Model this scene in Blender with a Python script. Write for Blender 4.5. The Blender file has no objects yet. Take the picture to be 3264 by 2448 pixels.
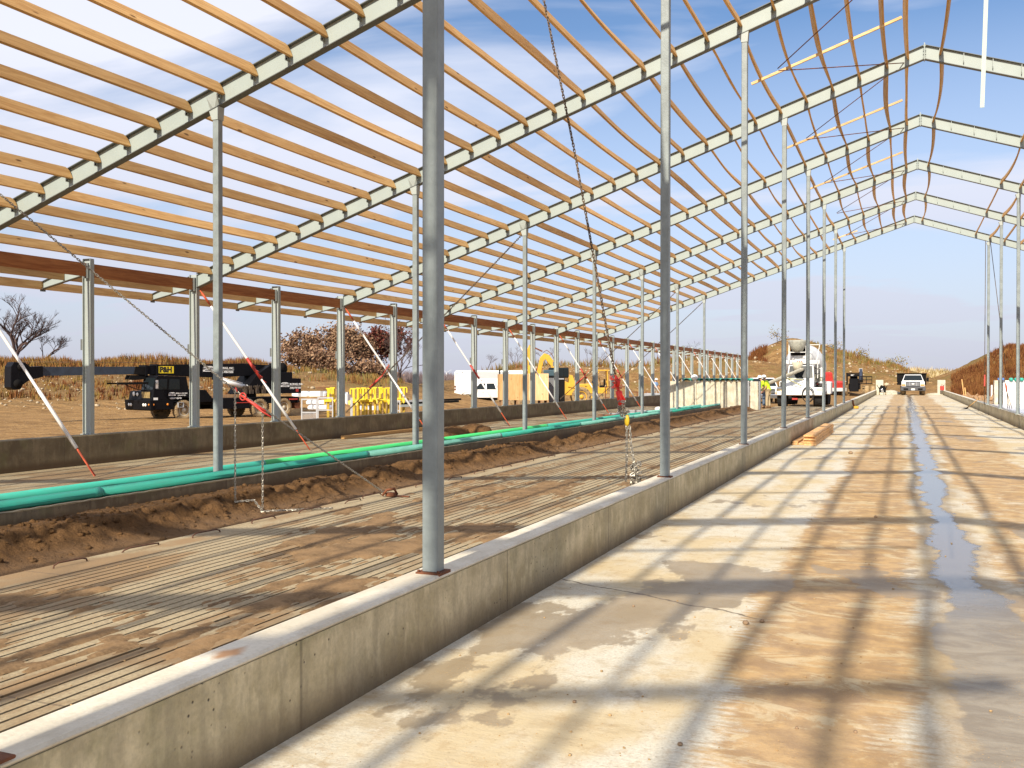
import bpy, math, random
from mathutils import Vector, Matrix, noise
PI = math.pi
sc = bpy.context.scene
COL = sc.collection
random.seed(7)

# ---------------------------------------------------------------- camera, sun, sky, exposure
cam_data = bpy.data.cameras.new("camera")
cam = bpy.data.objects.new("camera", cam_data)
COL.objects.link(cam)
cam_data.sensor_width = 36.0
cam_data.lens = 3068.7 / 3264 * 36.0
cam_data.clip_start = 0.05
cam_data.clip_end = 6000
cam.location = (0, 0, 1.60)
cam.rotation_euler = (Matrix.Rotation(0.3871, 4, 'Z') @ Matrix.Rotation(PI / 2 - 0.0064, 4, 'X') @ Matrix.Rotation(0.0008, 4, 'Z')).to_euler()
sc.camera = cam

SUN_EL = math.radians(34.4)
SUN_DX = 0.013                       # the light travels along +Y, a hair towards +X
ldir = Vector((SUN_DX, 1.0, -math.tan(SUN_EL))).normalized()
sd = bpy.data.lights.new("sun", 'SUN')
sd.energy = 4.9
sd.angle = math.radians(0.53)
sd.color = (1.0, 0.90, 0.74)
sun = bpy.data.objects.new("sun", sd)
COL.objects.link(sun)
sun.rotation_euler = (-ldir).to_track_quat('Z', 'Y').to_euler()
sun.location = (0, -60, 50)

world = bpy.data.worlds.new("World")
sc.world = world
world.use_nodes = True
wn, wl = world.node_tree.nodes, world.node_tree.links
wn.clear()
def N(nodes, t, **kw):
    n = nodes.new(t)
    for k, v in kw.items():
        setattr(n, k, v)
    return n
sky = N(wn, 'ShaderNodeTexSky', sky_type='NISHITA')
sky.sun_disc = False
sky.sun_elevation = SUN_EL
sky.sun_rotation = math.radians(180)
sky.air_density = 1.0
sky.dust_density = 0.8
sky.ozone_density = 2.5
tc = N(wn, 'ShaderNodeTexCoord')
sep = N(wn, 'ShaderNodeSeparateXYZ')
wl.new(tc.outputs['Generated'], sep.inputs[0])
# clouds on a flat layer high overhead: direction / height
addz = N(wn, 'ShaderNodeMath', operation='ADD'); addz.inputs[1].default_value = 0.16
wl.new(sep.outputs['Z'], addz.inputs[0])
mxz = N(wn, 'ShaderNodeMath', operation='MAXIMUM'); mxz.inputs[1].default_value = 0.05
wl.new(addz.outputs[0], mxz.inputs[0])
dvx = N(wn, 'ShaderNodeMath', operation='DIVIDE'); dvy = N(wn, 'ShaderNodeMath', operation='DIVIDE')
wl.new(sep.outputs['X'], dvx.inputs[0]); wl.new(mxz.outputs[0], dvx.inputs[1])
wl.new(sep.outputs['Y'], dvy.inputs[0]); wl.new(mxz.outputs[0], dvy.inputs[1])
cmb = N(wn, 'ShaderNodeCombineXYZ')
wl.new(dvx.outputs[0], cmb.inputs[0]); wl.new(dvy.outputs[0], cmb.inputs[1])
mp = N(wn, 'ShaderNodeMapping'); mp.inputs['Scale'].default_value = (0.62, 1.25, 1.0); mp.inputs['Rotation'].default_value = (0, 0, 0.5)
mp.inputs['Location'].default_value = (3.3, 0.4, 0.0)
wl.new(cmb.outputs[0], mp.inputs[0])
n1 = N(wn, 'ShaderNodeTexNoise'); n1.inputs['Scale'].default_value = 1.25; n1.inputs['Detail'].default_value = 9; n1.inputs['Roughness'].default_value = 0.52; n1.inputs['Distortion'].default_value = 0.5
wl.new(mp.outputs[0], n1.inputs['Vector'])
n2 = N(wn, 'ShaderNodeTexNoise'); n2.inputs['Scale'].default_value = 0.55; n2.inputs['Detail'].default_value = 3
wl.new(mp.outputs[0], n2.inputs['Vector'])
ad = N(wn, 'ShaderNodeMath', operation='ADD'); wl.new(n1.outputs['Fac'], ad.inputs[0]); wl.new(n2.outputs['Fac'], ad.inputs[1])
cr = N(wn, 'ShaderNodeValToRGB')
cr.color_ramp.elements[0].position = 0.405; cr.color_ramp.elements[0].color = (0, 0, 0, 1)
cr.color_ramp.elements[1].position = 0.535; cr.color_ramp.elements[1].color = (1, 1, 1, 1)
hf = N(wn, 'ShaderNodeMath', operation='MULTIPLY'); hf.inputs[1].default_value = 0.5
wl.new(ad.outputs[0], hf.inputs[0]); wl.new(hf.outputs[0], cr.inputs[0])
# haze band near the horizon, thin cloud veil
hz = N(wn, 'ShaderNodeMapRange'); hz.inputs['From Min'].default_value = 0.0; hz.inputs['From Max'].default_value = 0.34
hz.inputs['To Min'].default_value = 0.86; hz.inputs['To Max'].default_value = 0.0
wl.new(sep.outputs['Z'], hz.inputs[0])
mm = N(wn, 'ShaderNodeMath', operation='MAXIMUM'); mm.use_clamp = True
sc1 = N(wn, 'ShaderNodeMath', operation='MULTIPLY'); sc1.inputs[1].default_value = 0.86
wl.new(cr.outputs[0], sc1.inputs[0]); wl.new(sc1.outputs[0], mm.inputs[0]); wl.new(hz.outputs[0], mm.inputs[1])
tint = N(wn, 'ShaderNodeMixRGB', blend_type='MULTIPLY'); tint.inputs['Fac'].default_value = 1.0
tint.inputs['Color2'].default_value = (1.12, 1.24, 1.38, 1)
wl.new(sky.outputs[0], tint.inputs['Color1'])
# cloud colour: pale lilac at the horizon to near white higher up
chz = N(wn, 'ShaderNodeMapRange'); chz.inputs['From Min'].default_value = 0.02; chz.inputs['From Max'].default_value = 0.30
wl.new(sep.outputs['Z'], chz.inputs[0])
ccol = N(wn, 'ShaderNodeMixRGB'); ccol.inputs['Color1'].default_value = (6.1, 6.15, 7.5, 1); ccol.inputs['Color2'].default_value = (9.8, 9.9, 10.9, 1)
wl.new(chz.outputs[0], ccol.inputs['Fac'])
cm = N(wn, 'ShaderNodeMixRGB')
wl.new(mm.outputs[0], cm.inputs['Fac']); wl.new(tint.outputs[0], cm.inputs['Color1']); wl.new(ccol.outputs[0], cm.inputs['Color2'])
bg = N(wn, 'ShaderNodeBackground'); bg.inputs['Strength'].default_value = 0.078
wl.new(cm.outputs[0], bg.inputs['Color'])
wo = N(wn, 'ShaderNodeOutputWorld'); wl.new(bg.outputs[0], wo.inputs['Surface'])

vs = sc.view_settings
vs.view_transform = 'Standard'; vs.look = 'None'; vs.gamma = 1.0; vs.exposure = 0.40; vs.use_curve_mapping = False
sc.render.engine = 'CYCLES'
sc.cycles.use_denoising = True
sc.cycles.max_bounces = 6

# ---------------------------------------------------------------- materials
def socket(b, *names):
    for n in names:
        if n in b.inputs: return b.inputs[n]
def mat(name, col, rough=0.7, metal=0.0, var=0.0, vscale=4.0, bump=0.0, bscale=30.0, col2=None, stretch=(1, 1, 1), coord='Object', detail=5, lo=0.35, hi=0.65, spec=0.5, rand=0.0):
    m = bpy.data.materials.new(name); m.use_nodes = True
    nt = m.node_tree; b = nt.nodes['Principled BSDF']
    b.inputs['Base Color'].default_value = (*col, 1)
    b.inputs['Roughness'].default_value = rough
    b.inputs['Metallic'].default_value = metal
    s = socket(b, 'Specular IOR Level', 'Specular')
    if s: s.default_value = spec
    if var > 0 or col2 is not None or bump > 0 or rand > 0:
        t = N(nt.nodes, 'ShaderNodeTexCoord'); mp = N(nt.nodes, 'ShaderNodeMapping'); mp.inputs['Scale'].default_value = stretch
        nt.links.new(t.outputs[coord], mp.inputs[0])
        last = None
        if var > 0 or col2 is not None:
            nz = N(nt.nodes, 'ShaderNodeTexNoise'); nz.inputs['Scale'].default_value = vscale; nz.inputs['Detail'].default_value = detail; nz.inputs['Roughness'].default_value = 0.62
            nt.links.new(mp.outputs[0], nz.inputs['Vector'])
            r = N(nt.nodes, 'ShaderNodeValToRGB')
            c2 = col2 if col2 is not None else tuple(max(0, c * (1 - var)) for c in col)
            r.color_ramp.elements[0].position = lo; r.color_ramp.elements[0].color = (*c2, 1)
            r.color_ramp.elements[1].position = hi; r.color_ramp.elements[1].color = (*col, 1)
            nt.links.new(nz.outputs['Fac'], r.inputs[0]); last = r.outputs[0]
        if rand > 0:
            oi = N(nt.nodes, 'ShaderNodeObjectInfo'); mr = N(nt.nodes, 'ShaderNodeMapRange')
            mr.inputs['To Min'].default_value = 1 - rand; mr.inputs['To Max'].default_value = 1 + rand * 0.4
            nt.links.new(oi.outputs['Random'], mr.inputs[0])
            mx = N(nt.nodes, 'ShaderNodeVectorMath', operation='SCALE')
            if last is None:
                mx.inputs[0].default_value = col
            else: nt.links.new(last, mx.inputs[0])
            nt.links.new(mr.outputs[0], mx.inputs['Scale']); last = mx.outputs[0]
        if last is not None: nt.links.new(last, b.inputs['Base Color'])
        if bump > 0:
            nb = N(nt.nodes, 'ShaderNodeTexNoise'); nb.inputs['Scale'].default_value = bscale; nb.inputs['Detail'].default_value = 6
            nt.links.new(mp.outputs[0], nb.inputs['Vector'])
            bp = N(nt.nodes, 'ShaderNodeBump'); bp.inputs['Strength'].default_value = bump; bp.inputs['Distance'].default_value = 0.02
            nt.links.new(nb.outputs['Fac'], bp.inputs['Height']); nt.links.new(bp.outputs[0], b.inputs['Normal'])
    return m

class NT:
    """small helper to write node graphs"""
    def __init__(s, name):
        s.m = bpy.data.materials.new(name); s.m.use_nodes = True
        s.t = s.m.node_tree; s.b = s.t.nodes['Principled BSDF']
        tc = N(s.t.nodes, 'ShaderNodeTexCoord'); s.co = tc.outputs['Object']
        sp = N(s.t.nodes, 'ShaderNodeSeparateXYZ'); s.t.links.new(s.co, sp.inputs[0])
        s.x, s.y, s.z = sp.outputs
    def lk(s, v, inp):
        if hasattr(v, 'links') or isinstance(v, bpy.types.NodeSocket): s.t.links.new(v, inp)
        else: inp.default_value = v
    def math(s, op, a, b=0.0, clamp=False):
        n = N(s.t.nodes, 'ShaderNodeMath', operation=op, use_clamp=clamp); s.lk(a, n.inputs[0]); s.lk(b, n.inputs[1]); return n.outputs[0]
    def noise(s, scale, detail=5, stretch=(1, 1, 1), rough=0.6, dist=0.0, loc=(0, 0, 0)):
        mp = N(s.t.nodes, 'ShaderNodeMapping'); mp.inputs['Scale'].default_value = stretch; mp.inputs['Location'].default_value = loc
        s.t.links.new(s.co, mp.inputs[0])
        n = N(s.t.nodes, 'ShaderNodeTexNoise'); n.inputs['Scale'].default_value = scale; n.inputs['Detail'].default_value = detail
        n.inputs['Roughness'].default_value = rough; n.inputs['Distortion'].default_value = dist
        s.t.links.new(mp.outputs[0], n.inputs['Vector']); return n.outputs['Fac']
    def vor(s, scale, stretch=(1, 1, 1), feature='F1'):
        mp = N(s.t.nodes, 'ShaderNodeMapping'); mp.inputs['Scale'].default_value = stretch
        s.t.links.new(s.co, mp.inputs[0])
        n = N(s.t.nodes, 'ShaderNodeTexVoronoi', feature=feature); n.inputs['Scale'].default_value = scale
        s.t.links.new(mp.outputs[0], n.inputs['Vector']); return n.outputs['Distance']
    def ramp(s, v, a, b, lo=0.0, hi=1.0):
        n = N(s.t.nodes, 'ShaderNodeMapRange', interpolation_type='SMOOTHSTEP'); s.lk(v, n.inputs[0])
        n.inputs['From Min'].default_value = a; n.inputs['From Max'].default_value = b
        n.inputs['To Min'].default_value = lo; n.inputs['To Max'].default_value = hi; return n.outputs[0]
    def mix(s, f, a, b):
        n = N(s.t.nodes, 'ShaderNodeMixRGB'); s.lk(f, n.inputs['Fac'])
        s.lk(a if not isinstance(a, tuple) else (*a, 1), n.inputs['Color1']); s.lk(b if not isinstance(b, tuple) else (*b, 1), n.inputs['Color2']); return n.outputs[0]
    def mixf(s, f, a, b):
        return s.math('ADD', s.math('MULTIPLY', s.math('SUBTRACT', 1.0, f), a), s.math('MULTIPLY', f, b))
    def done(s, col, rough=0.8, h=None, strength=0.3, dist=0.02, spec=0.4, coat=None):
        s.lk(col, s.b.inputs['Base Color']); s.lk(rough, s.b.inputs['Roughness'])
        k = socket(s.b, 'Specular IOR Level', 'Specular'); s.lk(spec, k)
        if h is not None:
            bp = N(s.t.nodes, 'ShaderNodeBump'); bp.inputs['Strength'].default_value = strength; bp.inputs['Distance'].default_value = dist
            s.lk(h, bp.inputs['Height']); s.t.links.new(bp.outputs[0], s.b.inputs['Normal'])
        return s.m

# drive alley: pale brushed concrete, tan dried mud, damp patches, a run of standing water, tyre grit
g = NT('alley_concrete')
big = g.noise(0.55, 6, (1, 0.45, 1), loc=(3, 1, 0)); med = g.noise(2.2, 7, (1, 0.55, 1)); brush = g.noise(9, 6, (.8, 3.2, 1)); fine = g.noise(60, 3)
pale = g.mix(g.ramp(fine, .3, .7), (.52, .485, .39), (.66, .62, .51))
pale = g.mix(g.ramp(g.noise(1.3, 6, (1, .5, 1), loc=(9, 2, 0)), .42, .62), pale, (.55, .45, .28))
trk = g.math('ADD', g.ramp(g.math('ABSOLUTE', g.math('SUBTRACT', g.x, -0.45)), 0.15, 1.0, 0.27, -0.06), g.ramp(g.math('ABSOLUTE', g.math('SUBTRACT', g.x, 1.35)), 0.3, 1.2, 0.24, -0.06))
mudv = g.math('ADD', g.math('ADD', g.math('MULTIPLY', big, .5), g.math('MULTIPLY', med, .35)), g.math('ADD', g.math('MULTIPLY', brush, .22), trk))
mud = g.ramp(mudv, 0.585, 0.67)
mudc = g.mix(g.ramp(g.noise(5, 6, loc=(4, 4, 4)), .35, .65), (.29, .17, .075), (.48, .30, .125))
stk = g.noise(2.3, 9, (.85, 1.5, 1), rough=.72, dist=.8, loc=(7, 7, 0))
mudc = g.mix(g.math('MULTIPLY', g.ramp(stk, .51, .60), .6), mudc, (.60, .50, .31))
pale = g.mix(g.math('MULTIPLY', g.ramp(g.noise(2.2, 9, (.9, 1.5, 1), rough=.74, loc=(1, 8, 0)), .51, .64), .6), pale, (.42, .33, .2))
col = g.mix(g.math('MULTIPLY', mud, .85), pale, mudc)
# damp patches with crisp edges
wetn = g.noise(0.42, 7, (1.5, 1.0, 1), rough=.62, loc=(11.3, 5.2, 0))
dx = g.math('SUBTRACT', g.x, -1.55); dy = g.math('MULTIPLY', g.math('SUBTRACT', g.y, 6.8), .42)
near = g.math('SQRT', g.math('ADD', g.math('MULTIPLY', dx, dx), g.math('MULTIPLY', dy, dy)))
damp = g.ramp(g.math('ADD', wetn, g.ramp(near, 0.1, 1.0, .13, 0)), 0.592, 0.613)
tyre = g.math('MULTIPLY', g.ramp(g.math('ABSOLUTE', g.math('SUBTRACT', g.math('ADD', g.x, g.math('MULTIPLY', g.noise(.25, 2, (.01, 1, 1)), .25)), .10)), .05, .14, 1, 0), g.ramp(g.math('SINE', g.math('MULTIPLY', g.y, 70)), -.2, .6))
col = g.mix(g.math('MULTIPLY', tyre, .30), col, (.36, .26, .15))
layer = g.ramp(g.noise(9, 8, (1, .8, 1), rough=.75, loc=(6, 6, 6)), .50, .62)
col = g.mix(g.math('MULTIPLY', layer, .32), col, (.38, .25, .12))
gr2 = g.math('MULTIPLY', g.ramp(g.vor(120), 0.08, 0.30, 1.0, 0.0), g.ramp(g.noise(2.6, 6, loc=(8, 2, 3)), .46, .60))
col = g.mix(g.math('MULTIPLY', gr2, g.mixf(mud, .25, .75)), col, (.60, .36, .12))
spk = g.ramp(g.noise(38, 5, loc=(5, 5, 5)), .60, .70)
col = g.mix(g.math('MULTIPLY', spk, .35), col, (.20, .13, .07))
dampc = g.mix(g.ramp(med, .4, .6), (.24, .18, .11), (.31, .24, .155))
col = g.mix(g.math('MULTIPLY', damp, .75), col, dampc)
# water run down the middle
ctr = g.math('ADD', 0.16, g.math('MULTIPLY', g.noise(0.16, 4, (0.01, 1, 1)), 0.46))
near_w = g.ramp(g.y, 4.0, 9.0, 0.40, 0.0)
ctr = g.math('ADD', ctr, g.math('MULTIPLY', near_w, 1.0))
wd = g.math('ADD', g.math('ADD', 0.02, g.math('MULTIPLY', g.noise(0.28, 4, (0.01, 1, 1), loc=(0, 7, 0)), 0.27)), near_w)
edge = g.math('SUBTRACT', g.math('ADD', g.math('ABSOLUTE', g.math('SUBTRACT', g.x, ctr)), g.math('MULTIPLY', g.math('SUBTRACT', g.noise(1.9, 7, (1, .7, 1), rough=.68, loc=(2, 9, 0)), .5), .62)), wd)
film = g.ramp(edge, -0.03, 0.03, 1.0, 0.0)
water = g.math('MULTIPLY', film, g.ramp(g.math('ADD', g.y, g.math('MULTIPLY', g.noise(1.2, 4, loc=(0, 0, 5)), 3)), 7.5, 10.0))
skirt = g.ramp(edge, 0.0, 0.22, .6, 0.0)
col = g.mix(skirt, col, (.27, .185, .10))
col = g.mix(g.math('MULTIPLY', film, .8), col, g.mix(g.ramp(stk, .4, .62), (.22, .185, .14), (.33, .29, .225)))
col = g.mix(g.math('MULTIPLY', water, .9), col, (.13, .115, .10))
# loose grit
gr = g.math('MULTIPLY', g.ramp(g.vor(48), 0.05, 0.22, 1.0, 0.0), g.ramp(g.noise(3.2, 6, loc=(1, 2, 3)), .50, .6))
col = g.mix(g.math('MULTIPLY', gr, g.math('SUBTRACT', 1.0, water)), col, (.56, .34, .13))
# saw cut and a hairline crack
jt = g.ramp(g.math('ABSOLUTE', g.math('SUBTRACT', g.math('PINGPONG', g.math('ADD', g.y, 1.9), 3.0), 3.0)), 0.006, 0.014, 0.55, 0.0)
crack = g.ramp(g.math('ABSOLUTE', g.math('SUBTRACT', g.math('ADD', g.math('SUBTRACT', g.y, 6.05), g.math('MULTIPLY', g.x, 0.42)), g.math('MULTIPLY', g.noise(2.5, 4), .24))), .006, .02, .8, 0.0)
crack = g.math('MULTIPLY', crack, g.ramp(g.x, -1.0, -0.8, 1.0, 0.0))
col = g.mix(g.math('MAXIMUM', g.math('MULTIPLY', jt, .4), crack), col, (.10, .075, .05))
rough = g.mixf(water, g.mixf(g.math('MAXIMUM', damp, film), .88, .48), .10)
h = g.math('MULTIPLY', g.math('ADD', g.math('MULTIPLY', brush, .5), g.math('ADD', g.math('MULTIPLY', fine, .35), g.math('MULTIPLY', gr, .6))), g.math('SUBTRACT', 1.0, g.math('MULTIPLY', water, .97)))
M_alley = g.done(col, rough, h, .35, .02, spec=g.mixf(water, .3, .65))

# slatted floor: dusty concrete with mud smears
g = NT('slat_concrete')
f = g.noise(50, 3); md = g.noise(.8, 7, (1, .35, 1)); m2 = g.noise(3.0, 6, (1, .3, 1), loc=(3, 1, 0))
col = g.mix(g.ramp(f, .3, .7), (.31, .245, .15), (.43, .35, .215))
mv = g.ramp(g.math('ADD', g.math('MULTIPLY', md, .6), g.math('MULTIPLY', m2, .4)), .47, .56)
col = g.mix(g.math('MULTIPLY', mv, .9), col, g.mix(g.ramp(m2, .35, .65), (.19, .125, .065), (.29, .185, .09)))
gr = g.math('MULTIPLY', g.ramp(g.vor(24), 0.04, 0.13, 1.0, 0.0), g.ramp(g.noise(2.2, 4, loc=(1, 2, 3)), .5, .6))
col = g.mix(gr, col, (.50, .38, .22))
cj = g.ramp(g.math('ABSOLUTE', g.math('SUBTRACT', g.math('PINGPONG', g.y, 1.22), 1.22)), .004, .012, .5, 0)
col = g.mix(cj, col, (.08, .06, .045))
M_slat = g.done(col, .88, g.math('ADD', f, g.math('MULTIPLY', gr, 1.5)), .4, .015)
M_groove = mat('groove_dirt', (.055, .042, .03), .95, var=.5, vscale=14)

# cast concrete of walls and kerbs: form marks, bug holes, damp foot
def wall_mat(name, base, dark, green=0.35, foot=0.0, hgt=.5, panel=1.22):
    g = NT(name)
    f = g.noise(45, 3); m1 = g.noise(1.6, 6, (1, 1, 1.6)); st = g.noise(3.5, 6, (3, 3, .35), loc=(5, 0, 0))
    col = g.mix(g.ramp(m1, .35, .68), dark, base)
    col = g.mix(g.math('MULTIPLY', g.ramp(st, .44, .62), .55), col, tuple(c * .58 for c in base))
    col = g.mix(g.math('MULTIPLY', g.ramp(g.noise(6, 6, (1.5, 1.5, .6), loc=(1, 6, 0)), .5, .66), .4), col, tuple(min(1, c * 1.25) for c in base))
    col = g.mix(g.math('MULTIPLY', g.ramp(g.noise(2.3, 5, loc=(8, 8, 0)), .52, .7), green), col, (.20, .19, .085))
    col = g.mix(g.ramp(f, .35, .7, 0, .18), col, (.12, .1, .08))
    hole = g.math('MULTIPLY', g.ramp(g.vor(19), .06, .16, 1, 0), g.ramp(g.noise(1.7, 4, loc=(0, 3, 1)), .46, .54))
    col = g.mix(g.math('MULTIPLY', hole, .85), col, (.03, .025, .02))
    seam = g.ramp(g.math('ABSOLUTE', g.math('SUBTRACT', g.math('PINGPONG', g.y, panel), panel)), .004, .016, .45, 0)
    col = g.mix(seam, col, (.07, .06, .045))
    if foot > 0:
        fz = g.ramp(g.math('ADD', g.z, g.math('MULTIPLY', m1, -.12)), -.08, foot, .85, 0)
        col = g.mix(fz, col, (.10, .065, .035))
    return g.done(col, .85, g.math('SUBTRACT', f, g.math('MULTIPLY', hole, 3)), .35, .012)
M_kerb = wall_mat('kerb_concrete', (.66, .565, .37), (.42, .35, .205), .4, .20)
g = NT('kerb_top_concrete')
f = g.noise(50, 4); m1 = g.noise(2.4, 7, (1, .6, 1)); m2 = g.noise(9, 6, (1, .7, 1), loc=(3, 3, 0))
col = g.mix(g.ramp(m1, .35, .65), (.60, .545, .43), (.74, .69, .57)); col = g.mix(g.ramp(m2, .5, .72, 0, .4), col, (.40, .34, .24)); col = g.mix(g.ramp(f, .4, .7, 0, .25), col, (.42, .38, .30))
q = g.math('ADD', g.math('MULTIPLY', g.math('ABSOLUTE', g.math('SUBTRACT', g.y, 3.30)), 1.0), g.math('MULTIPLY', g.math('ABSOLUTE', g.math('SUBTRACT', g.x, -2.63)), 1.6))
stain = g.ramp(g.math('ADD', q, g.math('MULTIPLY', m2, .16)), .12, .22, .85, 0)
col = g.mix(stain, col, (.42, .19, .06))
M_kerbtop = g.done(col, .82, g.math('ADD', f, m2), .3, .01)
M_wall = wall_mat('old_wall_concrete', (.25, .20, .12), (.14, .105, .06), .45, .05)
M_tank = wall_mat('tank_wall_concrete', (.66, .62, .50), (.52, .47, .34), .12, 0, panel=.9)
M_block = mat('block_concrete', (.62, .58, .46), .85, var=.25, vscale=3, bump=.2)

# wood
def wood(name, c1, c2, axis='y', knots=True, rand=.16):
    g = NT(name)
    st = {'y': (9, .55, 9), 'x': (.55, 9, 9), 'z': (9, 9, .55)}[axis]
    oi = N(g.t.nodes, 'ShaderNodeObjectInfo')
    off = N(g.t.nodes, 'ShaderNodeVectorMath', operation='ADD'); cb = N(g.t.nodes, 'ShaderNodeCombineXYZ')
    g.t.links.new(g.math('MULTIPLY', oi.outputs['Random'], 37.0), cb.inputs[0]); g.t.links.new(g.math('MULTIPLY', oi.outputs['Random'], 91.0), cb.inputs[1])
    g.t.links.new(g.co, off.inputs[0]); g.t.links.new(cb.outputs[0], off.inputs[1]); g.co = off.outputs[0]
    a = g.noise(1.3, 5, st, dist=1.8); b = g.noise(7, 4, st, dist=.6)
    col = g.mix(g.ramp(a, .33, .64), c2, c1)
    col = g.mix(g.ramp(b, .45, .75, 0, .4), col, tuple(c * .72 for c in c2))
    if knots:
        ks = {'y': (1, .3, 1), 'x': (.3, 1, 1), 'z': (1, 1, .3)}[axis]
        k = g.ramp(g.vor(4.6, ks), .05, .11, 1, 0)
        k2 = g.ramp(g.vor(2.1, ks), .03, .055, 1, 0)
        col = g.mix(g.math('MULTIPLY', g.math('MAXIMUM', k, k2), .85), col, (.11, .045, .015))
    mr = g.math('ADD', 1 - rand, g.math('MULTIPLY', oi.outputs['Random'], rand * 1.5))
    sc_ = N(g.t.nodes, 'ShaderNodeVectorMath', operation='SCALE'); g.t.links.new(col, sc_.inputs[0]); g.t.links.new(mr, sc_.inputs['Scale'])
    return g.done(sc_.outputs[0], .75, b, .2, .004, spec=.25)
M_pine = wood('pine', (.76, .48, .20), (.58, .325, .12), rand=.24)
M_pinex = wood('pale_pine_crosswise', (.72, .52, .28), (.58, .38, .17), 'x')
M_lvl = wood('laminated_beam_wood', (.42, .165, .055), (.28, .095, .03), knots=False, rand=.1)
M_lumber = wood('new_lumber', (.74, .46, .22), (.60, .32, .12))
M_ply = wood('plywood', (.68, .43, .20), (.52, .29, .11), 'z', rand=.12)
M_scrap = wood('weathered_wood', (.45, .28, .15), (.28, .16, .08), 'z')

M_steel = mat('grey_primed_steel', (.36, .40, .385), .5, .0, var=.10, vscale=2.5, bump=.05, bscale=60)
M_tube = mat('shaded_blue_grey_tube', (.245, .285, .29), .42, .0, var=.24, vscale=7, bump=.08, bscale=40)  # shade on the columns put into the colour, darker than the posts' steel
M_steelg = mat('pale_primed_steel', (.335, .385, .365), .5, .0, var=.08, vscale=2.5)
M_steeld = mat('shade_dark_steel', (.13, .14, .135), .55, 0, var=.2, vscale=3)  # shade of the rafter flanges painted in; also serves dark plates
M_rust = mat('rusty_steel', (.22, .075, .03), .85, var=.6, vscale=9, bump=.3)
M_rebar = mat('rusty_bar', (.13, .055, .03), .8, var=.4, vscale=20)
M_chain = mat('galvanised_chain', (.42, .39, .33), .45, .7, var=.35, vscale=30)
M_chaind = mat('dark_chain', (.17, .12, .08), .6, .5, var=.5, vscale=18)
M_galv = mat('galvanised_tube', (.62, .64, .66), .35, .6, var=.12, vscale=8)
M_white = mat('white_paint', (.80, .80, .78), .4, var=.06, vscale=3)
M_whitepole = mat('white_pole_paint', (.86, .86, .86), .35)
M_red = mat('red_paint', (.55, .045, .03), .5, var=.3, vscale=6)
M_redo = mat('orange_red_paint', (.60, .10, .035), .6, var=.4, vscale=10)
M_yellow = mat('machine_yellow', (.72, .40, .035), .5, var=.25, vscale=2.5)
M_yelb = mat('bright_yellow_paint', (.82, .58, .03), .45, var=.25, vscale=5)
M_black = mat('black_paint', (.006, .006, .008), .5, var=.3, vscale=4, spec=.12)
M_blackm = mat('black_matte', (.012, .011, .011), .85, var=.3, vscale=6, spec=.12)
M_rubber = mat('muddy_rubber', (.30, .21, .11), .95, col2=(.04, .035, .03), var=.5, vscale=5, lo=.33, hi=.5)
M_rubberd = mat('black_rubber', (.022, .021, .02), .9, var=.4, vscale=6)
M_glass = mat('dark_glass', (.012, .017, .02), .15, spec=.25)
M_chrome = mat('bright_metal', (.75, .75, .75), .18, .9)
M_lens = mat('headlight_lens', (.85, .85, .80), .12, spec=.8)
M_amber = mat('amber_lens', (.75, .25, .03), .25)
M_green1 = mat('sea_green_pipe', (.035, .40, .30), .42, var=.14, vscale=5, coord='Object', col2=(.05, .33, .25), stretch=(4, .7, 4))
M_green2 = mat('pale_green_pipe', (.20, .52, .43), .4, var=.2, vscale=5, stretch=(4, .7, 4))
M_green3 = mat('bright_green_pipe', (.06, .55, .17), .32, var=.12, vscale=4, stretch=(4, .7, 4))
M_greend = mat('dark_green_pipe', (.01, .10, .07), .6, var=.3, vscale=5)
M_letter = mat('white_lettering', (.78, .78, .76), .6)
M_letterk = mat('black_lettering', (.012, .012, .012), .6)
M_logo = mat('logo_yellow', (.85, .62, .02), .5)
M_skin = mat('skin', (.50, .27, .17), .6)
M_hiviz = mat('hi_vis_cloth', (.62, .85, .02), .8, var=.15, vscale=9, bump=.3, bscale=12)
M_khaki = mat('khaki_cloth', (.46, .36, .22), .9, var=.15, vscale=9, bump=.3, bscale=12)
M_denim = mat('denim_cloth', (.12, .17, .25), .9, var=.2, vscale=9, bump=.3, bscale=12)
M_blue = mat('light_blue_cloth', (.25, .42, .70), .9, var=.15, vscale=9)
M_boot = mat('boot_leather', (.16, .09, .04), .8)
M_hair = mat('dark_hair', (.05, .03, .02), .9)
M_wrap = mat('white_plastic_wrap', (.82, .83, .84), .3, var=.08, vscale=6, bump=.5, bscale=8)
M_strap = mat('pale_plastic_strap', (.42, .50, .44), .5)
M_grey = mat('grey_panel', (.33, .34, .36), .5, var=.1)
M_bark = mat('bark', (.12, .085, .065), .95, var=.4, vscale=12)
M_twig = mat('bare_twigs', (.10, .062, .055), .95, var=.3, vscale=6)

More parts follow.
